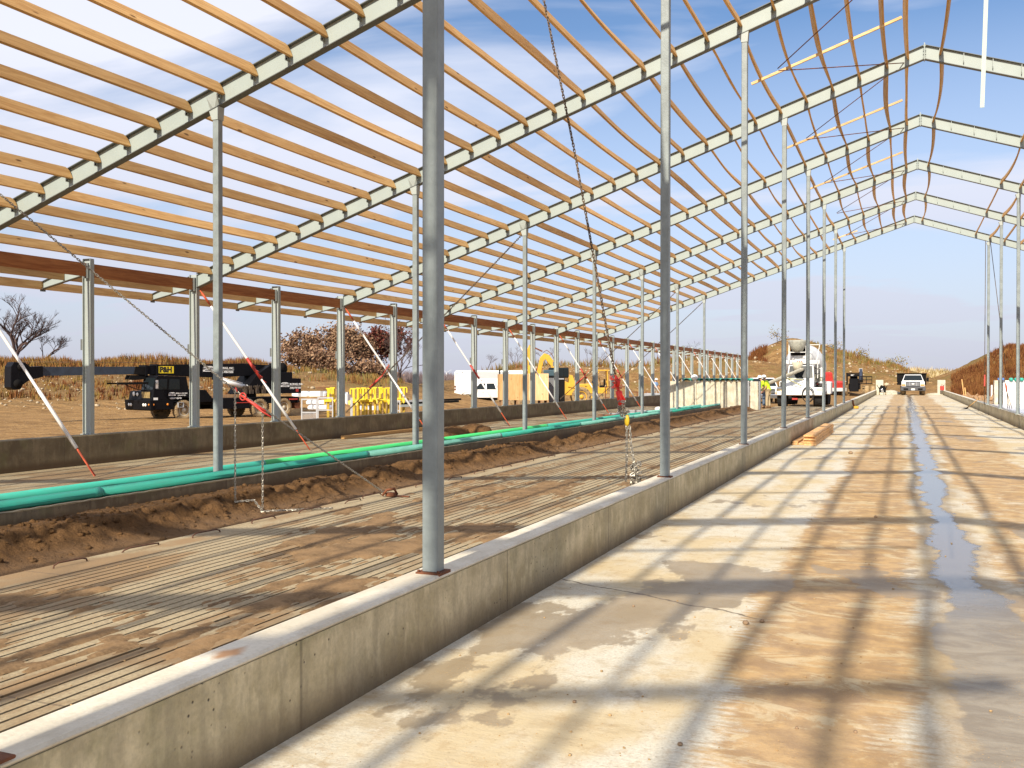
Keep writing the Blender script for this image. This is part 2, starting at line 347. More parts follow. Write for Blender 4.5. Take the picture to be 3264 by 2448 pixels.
# ---------------------------------------------------------------- mesh building
class MB:
    def __init__(s): s.v = []; s.f = []; s.m = []; s.sm = []; s.mats = []; s.mi = 0; s.smooth = False
    def use(s, m):
        if m not in s.mats: s.mats.append(m)
        s.mi = s.mats.index(m); return s
    def add(s, vs_, fs, smooth=None):
        o = len(s.v); s.v.extend([tuple(v) for v in vs_])
        for f in fs:
            s.f.append(tuple(i + o for i in f)); s.m.append(s.mi); s.sm.append(s.smooth if smooth is None else smooth)
        return s
    def box(s, x0, x1, y0, y1, z0, z1):
        vs_ = [(x, y, z) for x in (x0, x1) for y in (y0, y1) for z in (z0, z1)]
        return s.add(vs_, [(0, 1, 3, 2), (4, 6, 7, 5), (0, 4, 5, 1), (2, 3, 7, 6), (0, 2, 6, 4), (1, 5, 7, 3)])
    def cbox(s, x0, x1, y0, y1, z0, z1, c=.02):
        """box with chamfered edges (8-corner cut box)"""
        lo = (x0, y0, z0); hi = (x1, y1, z1); P = []; idx = {}
        for sx in (0, 1):
            for sy in (0, 1):
                for sz in (0, 1):
                    b = [(lo, hi)[sx][0], (lo, hi)[sy][1], (lo, hi)[sz][2]]
                    sg = [1 if not sx else -1, 1 if not sy else -1, 1 if not sz else -1]
                    for a in range(3):
                        p = list(b)
                        for k in range(3):
                            if k != a: p[k] += sg[k] * c
                        idx[(sx, sy, sz, a)] = len(P); P.append(p)
        F = []
        for a in range(3):
            b, c_ = (a + 1) % 3, (a + 2) % 3
            for sd in (0, 1):
                q = []
                for (i, j) in ((0, 0), (1, 0), (1, 1), (0, 1)):
                    k = [0, 0, 0]; k[a] = sd; k[b] = i; k[c_] = j; q.append(idx[(*k, a)])
                F.append(tuple(q if sd else q[::-1]))
            for i in (0, 1):          # edges parallel to a
                for j in (0, 1):
                    k0 = [0, 0, 0]; k0[a] = 0; k0[b] = i; k0[c_] = j; k1 = list(k0); k1[a] = 1
                    F.append((idx[(*k0, b)], idx[(*k1, b)], idx[(*k1, c_)], idx[(*k0, c_)]))
        for sx in (0, 1):
            for sy in (0, 1):
                for sz in (0, 1): F.append(tuple(idx[(sx, sy, sz, a)] for a in range(3)))
        return s.add(P, F)
    def bar(s, p, q, w, h, up=(0, 0, 1)):
        p, q = Vector(p), Vector(q); d = (q - p).normalized(); u = Vector(up)
        r = d.cross(u)
        if r.length < 1e-4: r = d.cross(Vector((1, 0, 0)))
        r.normalize(); u = r.cross(d)
        vs_ = [e + r * (a * w / 2) + u * (b * h / 2) for e in (p, q) for a, b in ((-1, -1), (1, -1), (1, 1), (-1, 1))]
        return s.add(vs_, [(3, 2, 1, 0), (4, 5, 6, 7), (0, 1, 5, 4), (1, 2, 6, 5), (2, 3, 7, 6), (3, 0, 4, 7)])
    def tube(s, pts, r, n=8, closed=False, caps=True):
        pts = [Vector(p) for p in pts]; k = len(pts); rs = r if isinstance(r, (list, tuple)) else [r] * k
        vs_ = []; prev = None
        for i, p in enumerate(pts):
            a = pts[(i - 1) % k] if (closed or i > 0) else p; b = pts[(i + 1) % k] if (closed or i < k - 1) else p
            d = (b - a).normalized() if (b - a).length > 1e-9 else Vector((0, 0, 1))
            if prev is None:
                prev = d.orthogonal().normalized()
            u = (prev - d * prev.dot(d));
            u = u.normalized() if u.length > 1e-6 else d.orthogonal().normalized()
            prev = u; w = d.cross(u)
            for j in range(n):
                t = 2 * PI * j / n; vs_.append(p + (u * math.cos(t) + w * math.sin(t)) * rs[i])
        fs = []
        for i in range(k if closed else k - 1):
            i2 = (i + 1) % k
            for j in range(n):
                j2 = (j + 1) % n; fs.append((i * n + j, i * n + j2, i2 * n + j2, i2 * n + j))
        if caps and not closed:
            fs.append(tuple(range(n - 1, -1, -1))); fs.append(tuple((k - 1) * n + j for j in range(n)))
        return s.add(vs_, fs, n > 4)
    def lathe(s, prof, o=(0, 0, 0), axis=(0, 0, 1), n=20, smooth=True):
        """prof: (radius, distance along axis)"""
        o = Vector(o); d = Vector(axis).normalized(); u = d.orthogonal().normalized(); w = d.cross(u)
        vs_ = [o + d * t + (u * math.cos(2 * PI * j / n) + w * math.sin(2 * PI * j / n)) * max(r, 1e-4) for r, t in prof for j in range(n)]
        fs = [(i * n + j, i * n + (j + 1) % n, (i + 1) * n + (j + 1) % n, (i + 1) * n + j) for i in range(len(prof) - 1) for j in range(n)]
        fs.append(tuple(range(n - 1, -1, -1))); fs.append(tuple((len(prof) - 1) * n + j for j in range(n)))
        return s.add(vs_, fs, smooth)
    def prism(s, poly, fn, a, b):
        """poly: 2-D outline; fn(u, v, t) -> 3-D point; extruded t = a..b"""
        k = len(poly); vs_ = [fn(u, v, t) for t in (a, b) for u, v in poly]
        fs = [tuple(range(k - 1, -1, -1)), tuple(range(k, 2 * k))] + [(i, (i + 1) % k, k + (i + 1) % k, k + i) for i in range(k)]
        return s.add(vs_, fs, False)
    def sphere(s, c, r, n=10, m=6, sq=(1, 1, 1), jit=0.0, rnd=random):
        vs_ = []
        for i in range(m + 1):
            th = PI * i / m
            for j in range(n):
                ph = 2 * PI * j / n; k = 1 + rnd.uniform(-jit, jit)
                vs_.append((c[0] + r * sq[0] * math.sin(th) * math.cos(ph) * k, c[1] + r * sq[1] * math.sin(th) * math.sin(ph) * k, c[2] + r * sq[2] * math.cos(th) * k))
        fs = [(i * n + j, (i + 1) * n + j, (i + 1) * n + (j + 1) % n, i * n + (j + 1) % n) for i in range(m) for j in range(n)]
        return s.add(vs_, fs, True)
    def build(s, name, material=None, parent=None, loc=None, bevel=0.0):
        me = bpy.data.meshes.new(name); me.from_pydata(s.v, [], s.f)
        ms = s.mats or [material]
        for m_ in ms: me.materials.append(m_)
        me.polygons.foreach_set('material_index', s.m); me.polygons.foreach_set('use_smooth', s.sm)
        me.update(); me.validate()
        o = bpy.data.objects.new(name, me); COL.objects.link(o)
        if parent is not None: o.parent = parent
        if loc is not None: o.location = loc
        if bevel > 0:
            bv = o.modifiers.new('bevel', 'BEVEL'); bv.width = bevel; bv.segments = 2; bv.limit_method = 'ANGLE'; bv.angle_limit = math.radians(40)
        return o

def tag(o, label=None, cat=None, group=None, kind=None):
    if label: o['label'] = label
    if cat: o['category'] = cat
    if group: o['group'] = group
    if kind: o['kind'] = kind
    return o
def thing(name, label, cat, loc=(0, 0, 0), rz=0.0, group=None):
    o = bpy.data.objects.new(name, None); COL.objects.link(o); o.location = loc; o.rotation_euler = (0, 0, rz)
    o.empty_display_size = .2
    return tag(o, label, cat, group)
def clone(o, label=None, loc=None, rz=None):
    def cp(a, par):
        b = a.copy(); COL.objects.link(b)
        if par is not None: b.parent = par
        for ch in kids(a): cp(ch, b)
        return b
    c = cp(o, None)
    if label: c['label'] = label
    if loc is not None: c.location = loc
    if rz is not None: c.rotation_euler = (0, 0, rz)
    return c
def kids(a):
    return [b for b in COL.objects if b.parent is a]
def textmesh(name, s, size, material, parent, M, bold=0.0, ext=0.004, align='CENTER', spacing=1.0, sx=1.0):
    cu = bpy.data.curves.new(name, 'FONT'); cu.body = s; cu.size = size; cu.extrude = ext; cu.offset = bold; cu.align_x = align; cu.align_y = 'CENTER'; cu.space_character = spacing
    t = bpy.data.objects.new(name, cu); COL.objects.link(t)
    bpy.context.view_layer.update()
    me = bpy.data.meshes.new_from_object(t.evaluated_get(bpy.context.evaluated_depsgraph_get()))
    bpy.data.objects.remove(t); bpy.data.curves.remove(cu)
    me.name = name; me.materials.clear(); me.materials.append(material)
    o = bpy.data.objects.new(name, me); COL.objects.link(o)
    if parent is not None: o.parent = parent
    o.matrix_local = M @ Matrix.Diagonal((sx, 1, 1, 1))
    return o
ORD = ['zeroth', 'first', 'second', 'third', 'fourth', 'fifth', 'sixth', 'seventh', 'eighth', 'ninth', 'tenth', 'eleventh', 'twelfth', 'thirteenth', 'fourteenth', 'fifteenth', 'sixteenth', 'seventeenth', 'eighteenth', 'nineteenth', 'twentieth', 'twenty-first', 'twenty-second', 'twenty-third', 'twenty-fourth', 'twenty-fifth', 'twenty-sixth', 'twenty-seventh', 'twenty-eighth', 'twenty-ninth', 'thirtieth', 'thirty-first', 'thirty-second', 'thirty-third', 'thirty-fourth', 'thirty-fifth', 'thirty-sixth']
# ================================================================ SETTING
XA, XB, XW, XR, XD = -2.60, -9.07, -14.60, 0.385, 3.41
SL = 0.3385
def FY(k): return -0.8645 + 6.0 * k if k >= 0 else {-1: -4.5, -2: -10.5}[k]
def beam_bot(x): return 7.615 + SL * (x - XA) if x <= XR else 7.615 + SL * (XR - XA) - SL * (x - XR)
ZP = -0.07                                             # pen floors

def smooth(t): t = max(0, min(1, t)); return t * t * (3 - 2 * t)
def seg_d(px, py, pts):
    best = (1e9, 0)
    for (x0, y0, h0), (x1, y1, h1) in zip(pts, pts[1:]):
        dx, dy = x1 - x0, y1 - y0; t = max(0, min(1, ((px - x0) * dx + (py - y0) * dy) / (dx * dx + dy * dy + 1e-9)))
        d = math.hypot(px - x0 - t * dx, py - y0 - t * dy)
        if d < best[0]: best = (d, h0 + t * (h1 - h0))
    return best
YAW = 0.3871
def at(px, d):                                         # world point on the ground at photo column px, optical depth d
    r = (px - 1632) / 3068.7 * d
    return (r * math.cos(YAW) - d * math.sin(YAW), r * math.sin(YAW) + d * math.cos(YAW))
def ridge(pts, d):                                     # (photo column, photo row, depth): crest in world metres
    out = []
    for p in pts:
        dd = p[2] if len(p) > 2 else d
        x, y = at(p[0], dd); out.append((x, y, 1.6 + (1206 - p[1]) / 3068.7 * dd))
    return out
R1 = ridge([(-500, 1166), (100, 1170), (500, 1172), (800, 1176), (900, 1184)], 78)
R1c = ridge([(900, 1184), (1000, 1192), (1080, 1196), (1180, 1216), (1250, 1236)], 82)
R1b = ridge([(1330, 1232), (1420, 1218), (1470, 1212)], 128)
R2 = ridge([(1520, 1214), (1580, 1192), (1640, 1172), (1720, 1168), (1850, 1166), (2050, 1168), (2150, 1160), (2230, 1152), (2330, 1152)], 112)
R3 = ridge([(2330, 1165), (2400, 1128), (2450, 1100), (2500, 1083), (2530, 1079), (2615, 1100), (2700, 1126), (2780, 1150), (2850, 1168), (2884, 1182), (2900, 1212)], 132)
R4 = ridge([(2925, 1204), (3045, 1208)], 190)
R5 = ridge([(3030, 1214), (3060, 1202), (3128, 1170), (3185, 1132), (3225, 1113), (3290, 1112), (3400, 1130), (3600, 1155)], 118)
HILLS = [(R1, 21.0, -.6), (R1c, 11.0, -.6), (R1b, 14, -.6), (R2, 19.0, -.6), (R3, 26.0, -.6), (R4, 40.0, -.3), (R5, 24.0, -.3)]
def hgt(x, y):
    b = -0.22
    if x < -15: b = -0.22 - 0.42 * smooth((-15 - x) / 9)
    if y > 110: b = min(b, -.3)
    inside = (-15.5 < x < 17 and y < 108)
    h = b
    for pts, w, base in HILLS:
        d, H = seg_d(x, y, pts)
        if d < w:
            t = 1 - d / w
            k = smooth(min(1, t * 1.12)) if pts is not R3 else smooth(t) * .55 + t * .45
            h = max(h, base + (H - base) * k - (.001 if t < .05 else 0))
    n = 0
    if not inside:
        n = noise.noise(Vector((x * .11, y * .11, 0))) * .28 + noise.noise(Vector((x * .35, y * .35, 3))) * .16 + noise.noise(Vector((x * 1.1, y * 1.1, 9))) * .09
        up = max(0, h - b)
        n *= (.30 + min(1.0, up * .45))
        if up > .6: n += abs(noise.noise(Vector((x * .5, y * .5, 5)))) * -.35 * min(1, up / 2)
        # keep crest height true: less noise right at the crest of the far hills
    return h + n
def axis_lines(dense0, dense1, step, far):
    L = [dense0 + i * step for i in range(int((dense1 - dense0) / step) + 1)]
    a = []; g = step; x = dense0
    while x > -far: g *= 1.35; x -= g; a.append(x)
    b = []; g = step; x = L[-1]
    while x < far: g *= 1.35; x += g; b.append(x)
    return a[::-1] + L + b
gx = axis_lines(-105, 66, .72, 3500); gy = axis_lines(-12, 160, .72, 3500)
tm = MB(); nx, ny = len(gx), len(gy)
tv = [(x, y, hgt(x, y)) for y in gy for x in gx]
tf = [(j * nx + i, j * nx + i + 1, (j + 1) * nx + i + 1, (j + 1) * nx + i) for j in range(ny - 1) for i in range(nx - 1)]
tm.add(tv, tf, True)
g = NT('bare_soil')
geo = N(g.t.nodes, 'ShaderNodeNewGeometry'); gs = N(g.t.nodes, 'ShaderNodeSeparateXYZ'); g.t.links.new(geo.outputs['Normal'], gs.inputs[0])
a = g.noise(.18, 7); b_ = g.noise(1.1, 7); c_ = g.noise(6, 6)
soil = g.mix(g.ramp(b_, .38, .62), (.21, .115, .042), (.39, .235, .095))
soil = g.mix(g.ramp(c_, .40, .66, 0, .75), soil, (.14, .08, .035))
gravel = g.math('MULTIPLY', g.ramp(g.vor(2.2), .06, .16, 1, 0), g.ramp(g.noise(.9, 4, loc=(4, 4, 1)), .42, .55))
soil = g.mix(gravel, soil, (.52, .40, .24))
flat = g.ramp(gs.outputs[2], .93, .995)
veg = g.ramp(g.math('ADD', g.math('MULTIPLY', a, .6), g.math('MULTIPLY', b_, .4)), .50, .57)
veg = g.math('MULTIPLY', veg, g.ramp(g.z, -.1, 1.2))
vegc = g.mix(g.ramp(c_, .4, .6), (.12, .095, .03), (.22, .14, .045))
leftdark = g.ramp(g.math('ADD', g.x, g.math('MULTIPLY', b_, 8)), -46, -32, .95, 0)
vegc = g.mix(g.ramp(g.x, 12, 17), vegc, (.17, .055, .018))
rt = g.math('MULTIPLY', g.ramp(g.x, 12, 17, 0, .9), g.ramp(g.y, 60, 80))
col = g.mix(g.math('MULTIPLY', veg, .85), soil, vegc)
col = g.mix(rt, col, vegc)
col = g.mix(g.math('MULTIPLY', leftdark, g.math('MULTIPLY', g.ramp(b_, .30, .55), g.ramp(g.z, -.75, .1, .35, 1))), col, g.mix(g.ramp(c_, .38, .6), (.10, .058, .024), (.24, .15, .065)))
ruts = g.noise(1.0, 5, (.35, 2.4, 1)); 
lowf = g.ramp(g.z, -.1, .5, 1, 0)
col = g.mix(g.math('MULTIPLY', g.math('MULTIPLY', lowf, g.ramp(ruts, .42, .6)), .55), col, (.37, .215, .085))
M_soil = g.done(col, .95, g.math('ADD', c_, g.math('MULTIPLY', gravel, 1.2)), .9, .12, spec=.15)
tag(tm.build('ground', M_soil), kind='structure')

def sheet(name, x0, x1, y0, y1, z, m, nxs=1, nys=1):
    b = MB(); xs = [x0 + (x1 - x0) * i / nxs for i in range(nxs + 1)]; ys = [y0 + (y1 - y0) * i / nys for i in range(nys + 1)]
    b.add([(x, y, z) for y in ys for x in xs], [(j * (nxs + 1) + i, j * (nxs + 1) + i + 1, (j + 1) * (nxs + 1) + i + 1, (j + 1) * (nxs + 1) + i) for j in range(nys) for i in range(nxs)])
    return tag(b.build(name, m), kind='structure')
# alley slab: a thick slab with its far end visible
b = MB(); b.box(-2.52, 3.46, -12, 101.5, -.35, 0.0); tag(b.build('alley_floor', M_alley), kind='structure')
# slatted pen floors with real grooves
def slat_floor(name, x0, x1, y0, y1, edge=0.0, pitch=.105, gw=.022):
    b = MB(); b.use(M_slat); x = x0
    if edge: b.box(x0, x0 + edge, y0, y1, -.32, ZP); x = x0 + edge
    b.use(M_groove); b.box(x + .001, x1 - .001, y0 + .01, y1 - .01, -.3, ZP - .028)
    b.use(M_slat); i = 0
    while x < x1 - .02:
        w = min(pitch - gw, x1 - x)
        b.box(x, x + w, y0, y1, ZP - .1, ZP)
        x += pitch + (.012 if i % 11 == 10 else 0); i += 1
    return tag(b.build(name), kind='structure')
slat_floor('pen_floor', -7.02, -2.735, -6, 58.5, edge=.34)
slat_floor('far_pen_floor', -14.45, -9.50, -6, 55.5)
b = MB(); b.box(3.61, 16, -6, 100, -.3, -.09); tag(b.build('right_pen_floor', mat('right_pen_dirt', (.42, .28, .15), .9, var=.3, vscale=2, bump=.3)), kind='structure')
# strip of dumped soil in front of the pipe wall
def heap(x, y):
    t = (x + 8.80) / 1.85                             # 0 at the wall, 1 at the slab
    base = -.17
    n = noise.noise(Vector((x * .7, y * .33, 2.2))) * .5 + .5
    n2 = noise.noise(Vector((x * 1.9, y * 1.5, 7)))
    n3 = noise.noise(Vector((x * 6, y * 6, 1))); n4 = noise.noise(Vector((x * 15, y * 15, 4)))
    prof = math.exp(-((t - .46) / .26) ** 2)
    h = base + prof * (.06 + .42 * n) + prof * n2 * .14 + .045 * max(-.5, n3) * (.35 + prof * 1.5) + .022 * n4 * (.4 + prof)
    h += .06 * smooth(1 - abs(t - .9) / .3)
    lump = noise.noise(Vector((x * 2.6, y * 2.2, 20))); h += prof * max(0, lump) ** 1.3 * .22
    n5 = 1 - abs(noise.noise(Vector((x * 8, y * 8, 31)))) * 2; h += .03 * n5 * prof
    return min(h, .15)
b = MB(); hx = [-8.80 + i * .035 for i in range(53)]; hy = []; y = -1.0
while y < 52.2: hy.append(y); y += .035 if y < 16 else (.06 if y < 26 else .12)
b.add([(x, y, heap(x, y)) for y in hy for x in hx], [(j * 53 + i, j * 53 + i + 1, (j + 1) * 53 + i + 1, (j + 1) * 53 + i) for j in range(len(hy) - 1) for i in range(52)], True)
g = NT('dumped_soil')
n_a = g.noise(3, 9, rough=.72); n_b = g.noise(22, 7, rough=.75)
col = g.mix(g.ramp(n_a, .35, .65), (.105, .058, .026), (.225, .122, .052)); col = g.mix(g.ramp(n_b, .42, .7, 0, .6), col, (.075, .042, .02))
flatp = g.ramp(g.z, -.12, .02, 1, 0)
col = g.mix(g.math('MULTIPLY', flatp, .7), col, g.mix(g.ramp(n_a, .4, .6), (.30, .19, .11), (.24, .15, .08)))
M_dirt = g.done(col, .95, g.math('ADD', n_b, n_a), 1.0, .05, spec=.1)
tag(b.build('soil_strip', M_dirt), kind='structure')
# loose clods on the strip: countless
rnd = random.Random(3); b = MB()
for _ in range(4200):
    y = 1 + 25 * rnd.random() ** 1.3; x = -8.7 + 1.7 * rnd.betavariate(2.2, 2.6); r = .007 + .032 * rnd.random() ** 4
    b.sphere((x, y, heap(x, y) + r * .1), r, 6, 4, (1, rnd.uniform(.7, 1.3), .7), .35, rnd)
tag(b.build('soil_clods', M_dirt), kind='stuff')
# grit and crumbs lying on the alley and slats
b = MB()
for _ in range(1700):
    y = 3.3 + 16 * rnd.random() ** 1.8; x = -2.4 + 4.9 * rnd.random()
    if noise.noise(Vector((x * 1.3, y * .8, 11))) < -.02 and rnd.random() < .8: continue
    r = .0022 + .008 * rnd.random() ** 5
    b.sphere((x, y, r * .4), r, 5, 3, (1, rnd.uniform(.7, 1.3), .6), .25, rnd)
for _ in range(700):
    y = 3.2 + 14 * rnd.random() ** 1.6; x = -6.6 + 3.7 * rnd.random()
    r = .002 + .009 * rnd.random() ** 4
    b.sphere((x, y, ZP + r * .4), r, 5, 3, (1, 1.1, .6), .25, rnd)
tag(b.build('loose_grit', mat('grit', (.50, .33, .16), .95, var=.4, vscale=3)), kind='stuff')

# ================================================================ CONCRETE WALLS
def wall(name, label, x0, x1, y0, y1, z0, z1, m, top=None, bevel=.02, cat='concrete wall', group=None):
    b = MB(); b.use(m)
    t = thing(name, label, cat, (0, 0, 0), 0, group) if top else None
    nseg = max(1, int((y1 - y0) / 8))
    b.box(x0, x1, y0, y1, z0, z1 - (.028 if top else 0))
    o = b.build('wall_body' if top else name, m, t, bevel=0 if top else bevel)
    if top:
        c = MB(); c.cbox(x0 - .0025, x1 + .0025, y0 - .0025, y1 + .0025, z1 - .0275, z1, .011)
        c.build('top_face', top, t)
        return t
    return tag(o, label, cat, group)
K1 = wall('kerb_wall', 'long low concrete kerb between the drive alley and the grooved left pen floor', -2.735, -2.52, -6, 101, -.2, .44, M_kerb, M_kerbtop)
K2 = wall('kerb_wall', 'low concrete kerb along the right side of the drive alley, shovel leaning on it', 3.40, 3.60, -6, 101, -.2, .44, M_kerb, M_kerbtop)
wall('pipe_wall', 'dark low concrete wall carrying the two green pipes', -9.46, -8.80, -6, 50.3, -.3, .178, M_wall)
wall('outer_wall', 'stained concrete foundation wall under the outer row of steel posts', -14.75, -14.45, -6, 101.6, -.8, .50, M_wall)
# transverse tank wall with pilasters
t = thing('tank_wall', 'tall pale concrete cross wall with green half pipes along its top', 'concrete wall')
b = MB(); b.box(-12.3, -7.82, 52.4, 52.75, -.3, 1.42); b.build('wall_panel', M_tank, t)
b = MB(); b.box(-7.60, -7.16, 52.25, 52.75, -.3, 1.42); b.build('wall_panel', M_tank, t)
for x in (-12.22, -10.55, -9.25, -8.42):
    b = MB(); b.box(x - .06, x + .06, 52.30, 52.398, -.3, 1.40); b.build('pilaster', M_tank, t)
b = MB(); b.box(-7.80, -7.66, 52.25, 52.40, -.3, 1.40); b.build('steel_jamb', M_grey, t)
b = MB(); b.box(-7.15, -7.08, 52.2, 52.5, -.2, 1.42); b.build('steel_jamb', M_grey, t)
# row of half pipes on top of it
for i, x in enumerate([-11.30, -11.02, -10.18, -9.90, -9.62, -9.34, -9.06, -8.78, -8.50, -8.22]):
    b = MB(); ro, ri = .135, .118
    poly = [(ro * math.cos(a), ro * math.sin(a)) for a in [PI * j / 12 for j in range(13)]] + [(ri * math.cos(a), ri * math.sin(a)) for a in [PI * j / 12 for j in range(12, -1, -1)]]
    b.use(M_greend); b.prism(poly, lambda u, v, t_: (x + u, t_, 1.44 + v), 52.18, 52.56)
    o = b.build('half_pipe', M_greend)
    tag(o, f'dark green half pipe cap on the cross wall, {ORD[i+1]} from the left', 'pipe', 'half pipe caps on the cross wall')
b = MB(); b.tube([(-11.2, 52.6, 1.52), (-7.5, 52.6, 1.52)], .07, 12)
tag(b.build('header_pipe', M_green1), 'sea green pipe lying along the top of the pale cross wall', 'pipe')
b = MB(); b.sphere((-10.63, 52.5, 1.62), .2, 12, 8, (1, 1, .9), 0)
tag(b.build('white_drum', M_white), 'round white float resting on top of the pale cross wall', 'float')
# right-hand cross wall
t = thing('tank_wall', 'bright white concrete wall at the right edge with a green pipe on top', 'concrete wall')
b = MB(); b.box(5.93, 12, 70, 70.3, -.1, 1.46); b.build('wall_panel', mat('white_concrete', (.80, .79, .74), .8, var=.06), t)
b = MB(); b.box(5.40, 5.62, 69.6, 70.3, -.1, 1.46); b.build('steel_jamb', M_tank, t)
b = MB(); b.box(5.64, 5.9, 69.9, 70.3, -.1, 1.44); b.build('door_gap', M_blackm, t)
for i in range(9):
    b = MB(); x = 6.4 + i * .3
    b.tube([(x, 69.86, 1.52), (x, 70.3, 1.52)], .12, 12)
    tag(b.build('half_pipe', M_green1), f'short green pipe end on the white right wall, {ORD[i+1]} from the left', 'pipe', 'pipe ends on the white right wall')
b = MB(); b.cbox(5.62, 6.02, 69.75, 70.2, 1.47, 1.62, .02)
tag(b.build('tarp', mat('blue_tarp', (.08, .2, .5), .5, var=.3)), 'small blue tarp bundle on the left end of the white wall', 'tarp')
sheet('shadow_tone_slab', 5.2, 16, 46, 69.5, -.084, mat('pale_slab_shadow_tone', (.45, .46, .55), .25, var=.2, vscale=.6))  # pale concrete with its lilac shadow tone put into the colour
# end blocks
b = MB(); b.cbox(-2.59, -1.90, 100.5, 100.85, -.1, 1.42, .02)
tag(b.build('end_block', M_block), 'upright pale concrete end block at the far end of the left kerb', 'concrete block')
b = MB(); b.cbox(2.98, 3.70, 102.9, 103.2, -.2, 1.42, .02)
tag(b.build('end_block', M_block), 'upright pale concrete end block behind the red can', 'concrete block')
b = MB(); b.box(2.98, 3.395, 100.9, 101.2, -.2, .42); tag(b.build('kerb_return', M_block), 'short return stub of kerb at the far right corner under the red can', 'concrete kerb')

# ================================================================ GREEN PIPES
def pipe(name, label, x, z, r, y0, y1, segs, mats, g=None):
    t = thing(name, label, 'pipe', (0, 0, 0), 0, g)
    ys = [y0] + segs + [y1]
    for i, (a, c) in enumerate(zip(ys, ys[1:])):
        b = MB(); b.use(mats[i % len(mats)])
        j = .004 * math.sin(i * 2.1)
        b.lathe([(r, 0), (r, c - a - .12), (r * 1.05, c - a - .115), (r * 1.05, c - a), (r * .95, c - a)], (x + j, a, z), (j * -.1, 1, 0), 18)
        b.build('pipe_length', None, t)
    return t
pipe('drain_pipe', 'nearer sea green plastic pipe laid along the dark low wall', -8.865, .2375, .058, -4, 50.2, [2.2, 8.75, 14.9, 21, 27, 33, 39, 45], [M_green1, M_green1, M_green1, M_green2, M_green1, M_green2, M_green2, M_green1, M_green2])
pipe('drain_pipe', 'farther green pipe on the low wall, one stretch of it bright green', -9.385, .2385, .058, -4, 47.8, [5, 12.6, 18.4, 25.6, 30, 36, 42], [M_green1, M_green1, M_green3, M_green3, M_green1, M_green1, M_green2, M_green2])
# patch of dried mortar dribble under the near pipe
b = MB(); y = -2
while y < 49: 
    b.tube([(-8.797, y, .178), (-8.790, y + .12, .176 + random.uniform(-.006, .004)), (-8.797, y + .24, .178)], .006, 4); y += .24
tag(b.build('mortar_bead', mat('mortar', (.52, .47, .36), .9)), 'rough mortar bead squeezed out along the front edge under the near pipe', 'mortar bead')

# ================================================================ STEEL FRAME
HB = 0.318
def ibeam(b, p, q, h, bf=.135, tf=.012, tw=.012):
    """I-section between p and q (points on the bottom face centre line), web in the X-Z plane"""
    p, q = Vector(p), Vector(q); up = Vector((0, 0, 1)); Y = Vector((0, 1, 0))
    def slab(z0, z1, y0, y1, m):
        b.use(m)
        vs_ = [e + up * z + Y * y for e in (p, q) for y, z in ((y0, z0), (y1, z0), (y1, z1), (y0, z1))]
        b.add(vs_, [(3, 2, 1, 0), (4, 5, 6, 7), (0, 1, 5, 4), (1, 2, 6, 5), (2, 3, 7, 6), (3, 0, 4, 7)])
    slab(0, tf, -bf / 2, bf / 2, M_steeld); slab(h - tf, h, -bf / 2, bf / 2, M_steeld); slab(tf, h - tf, -tw / 2, tw / 2, M_steelg)  # flange shade painted as a darker steel than the web
ROWS = [0.03] + [-.395 - .5722 * i for i in range(25)]       # purlin rows on the left slope, ridge to eave
RIGHT = [.72, 1.20, 1.77, 2.32, 2.90, 3.46, 4.03, 4.6, 5.17, 5.74, 6.3]
VIS = {2: 'nearest', 3: 'second nearest', 4: 'third nearest', 5: 'fourth nearest', 6: 'third from the far end', 7: 'last but one', 8: 'farthest'}
clipmesh = None
def make_clip():
    b = MB(); b.use(M_steel)
    b.box(-.006, .006, -.078, -.008, -.21, -.015)
    b.use(M_blackm); b.lathe([(.016, 0), (.016, .02)], (-.012, -.06, -.185), (1, 0, 0), 6)
    return b.build('purlin_clip', M_steel)
clip0 = make_clip(); clip_used = False
def gusset(b, x, y, z, s):
    b.add([(x, y - .05, z), (x, y + .05, z), (x + s, y + .05, z), (x + s, y - .05, z)], [(0, 1, 2, 3)])
for k in range(-2, 9):
    lab = f'{VIS[k]} of the gabled grey steel roof rafters' if k in VIS else f'gabled grey steel roof rafter overhead, {ORD[2-k]} one before the nearest in view'
    if k == 1: lab = 'gabled grey steel rafter overhead on top of the nearest column'
    t = thing('roof_rafter', lab, 'rafter', (0, FY(k), 0), 0, 'steel rafters of the barn roof')
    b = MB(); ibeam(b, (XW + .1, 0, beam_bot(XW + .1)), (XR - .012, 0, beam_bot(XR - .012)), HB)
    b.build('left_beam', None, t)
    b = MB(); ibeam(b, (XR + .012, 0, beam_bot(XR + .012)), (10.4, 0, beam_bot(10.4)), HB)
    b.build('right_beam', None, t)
    zr = beam_bot(XR)
    for s in (-1, 1):
        b = MB(); b.box(XR + (s * .0015 if s > 0 else -.0115), XR + (.0115 if s > 0 else -.0015), -.09, .09, zr - .02, zr + HB + .03)
        for zz in (.05, .14, .22, .29):
            b.lathe([(.014, 0), (.014, .02)], (XR + s * .0115, -.055, zr + zz), (s, 0, 0), 6)
        b.build('ridge_plate', M_steelg, t)
    if k >= 2:
        for x in ROWS[1:] + RIGHT:
            c = clip0 if not clip_used else clip0.copy()
            if clip_used: COL.objects.link(c)
            clip_used = True
            c.parent = t; c.location = (x - .03, 0, beam_bot(x) + HB - .004)
if not clip_used: bpy.data.objects.remove(clip0)

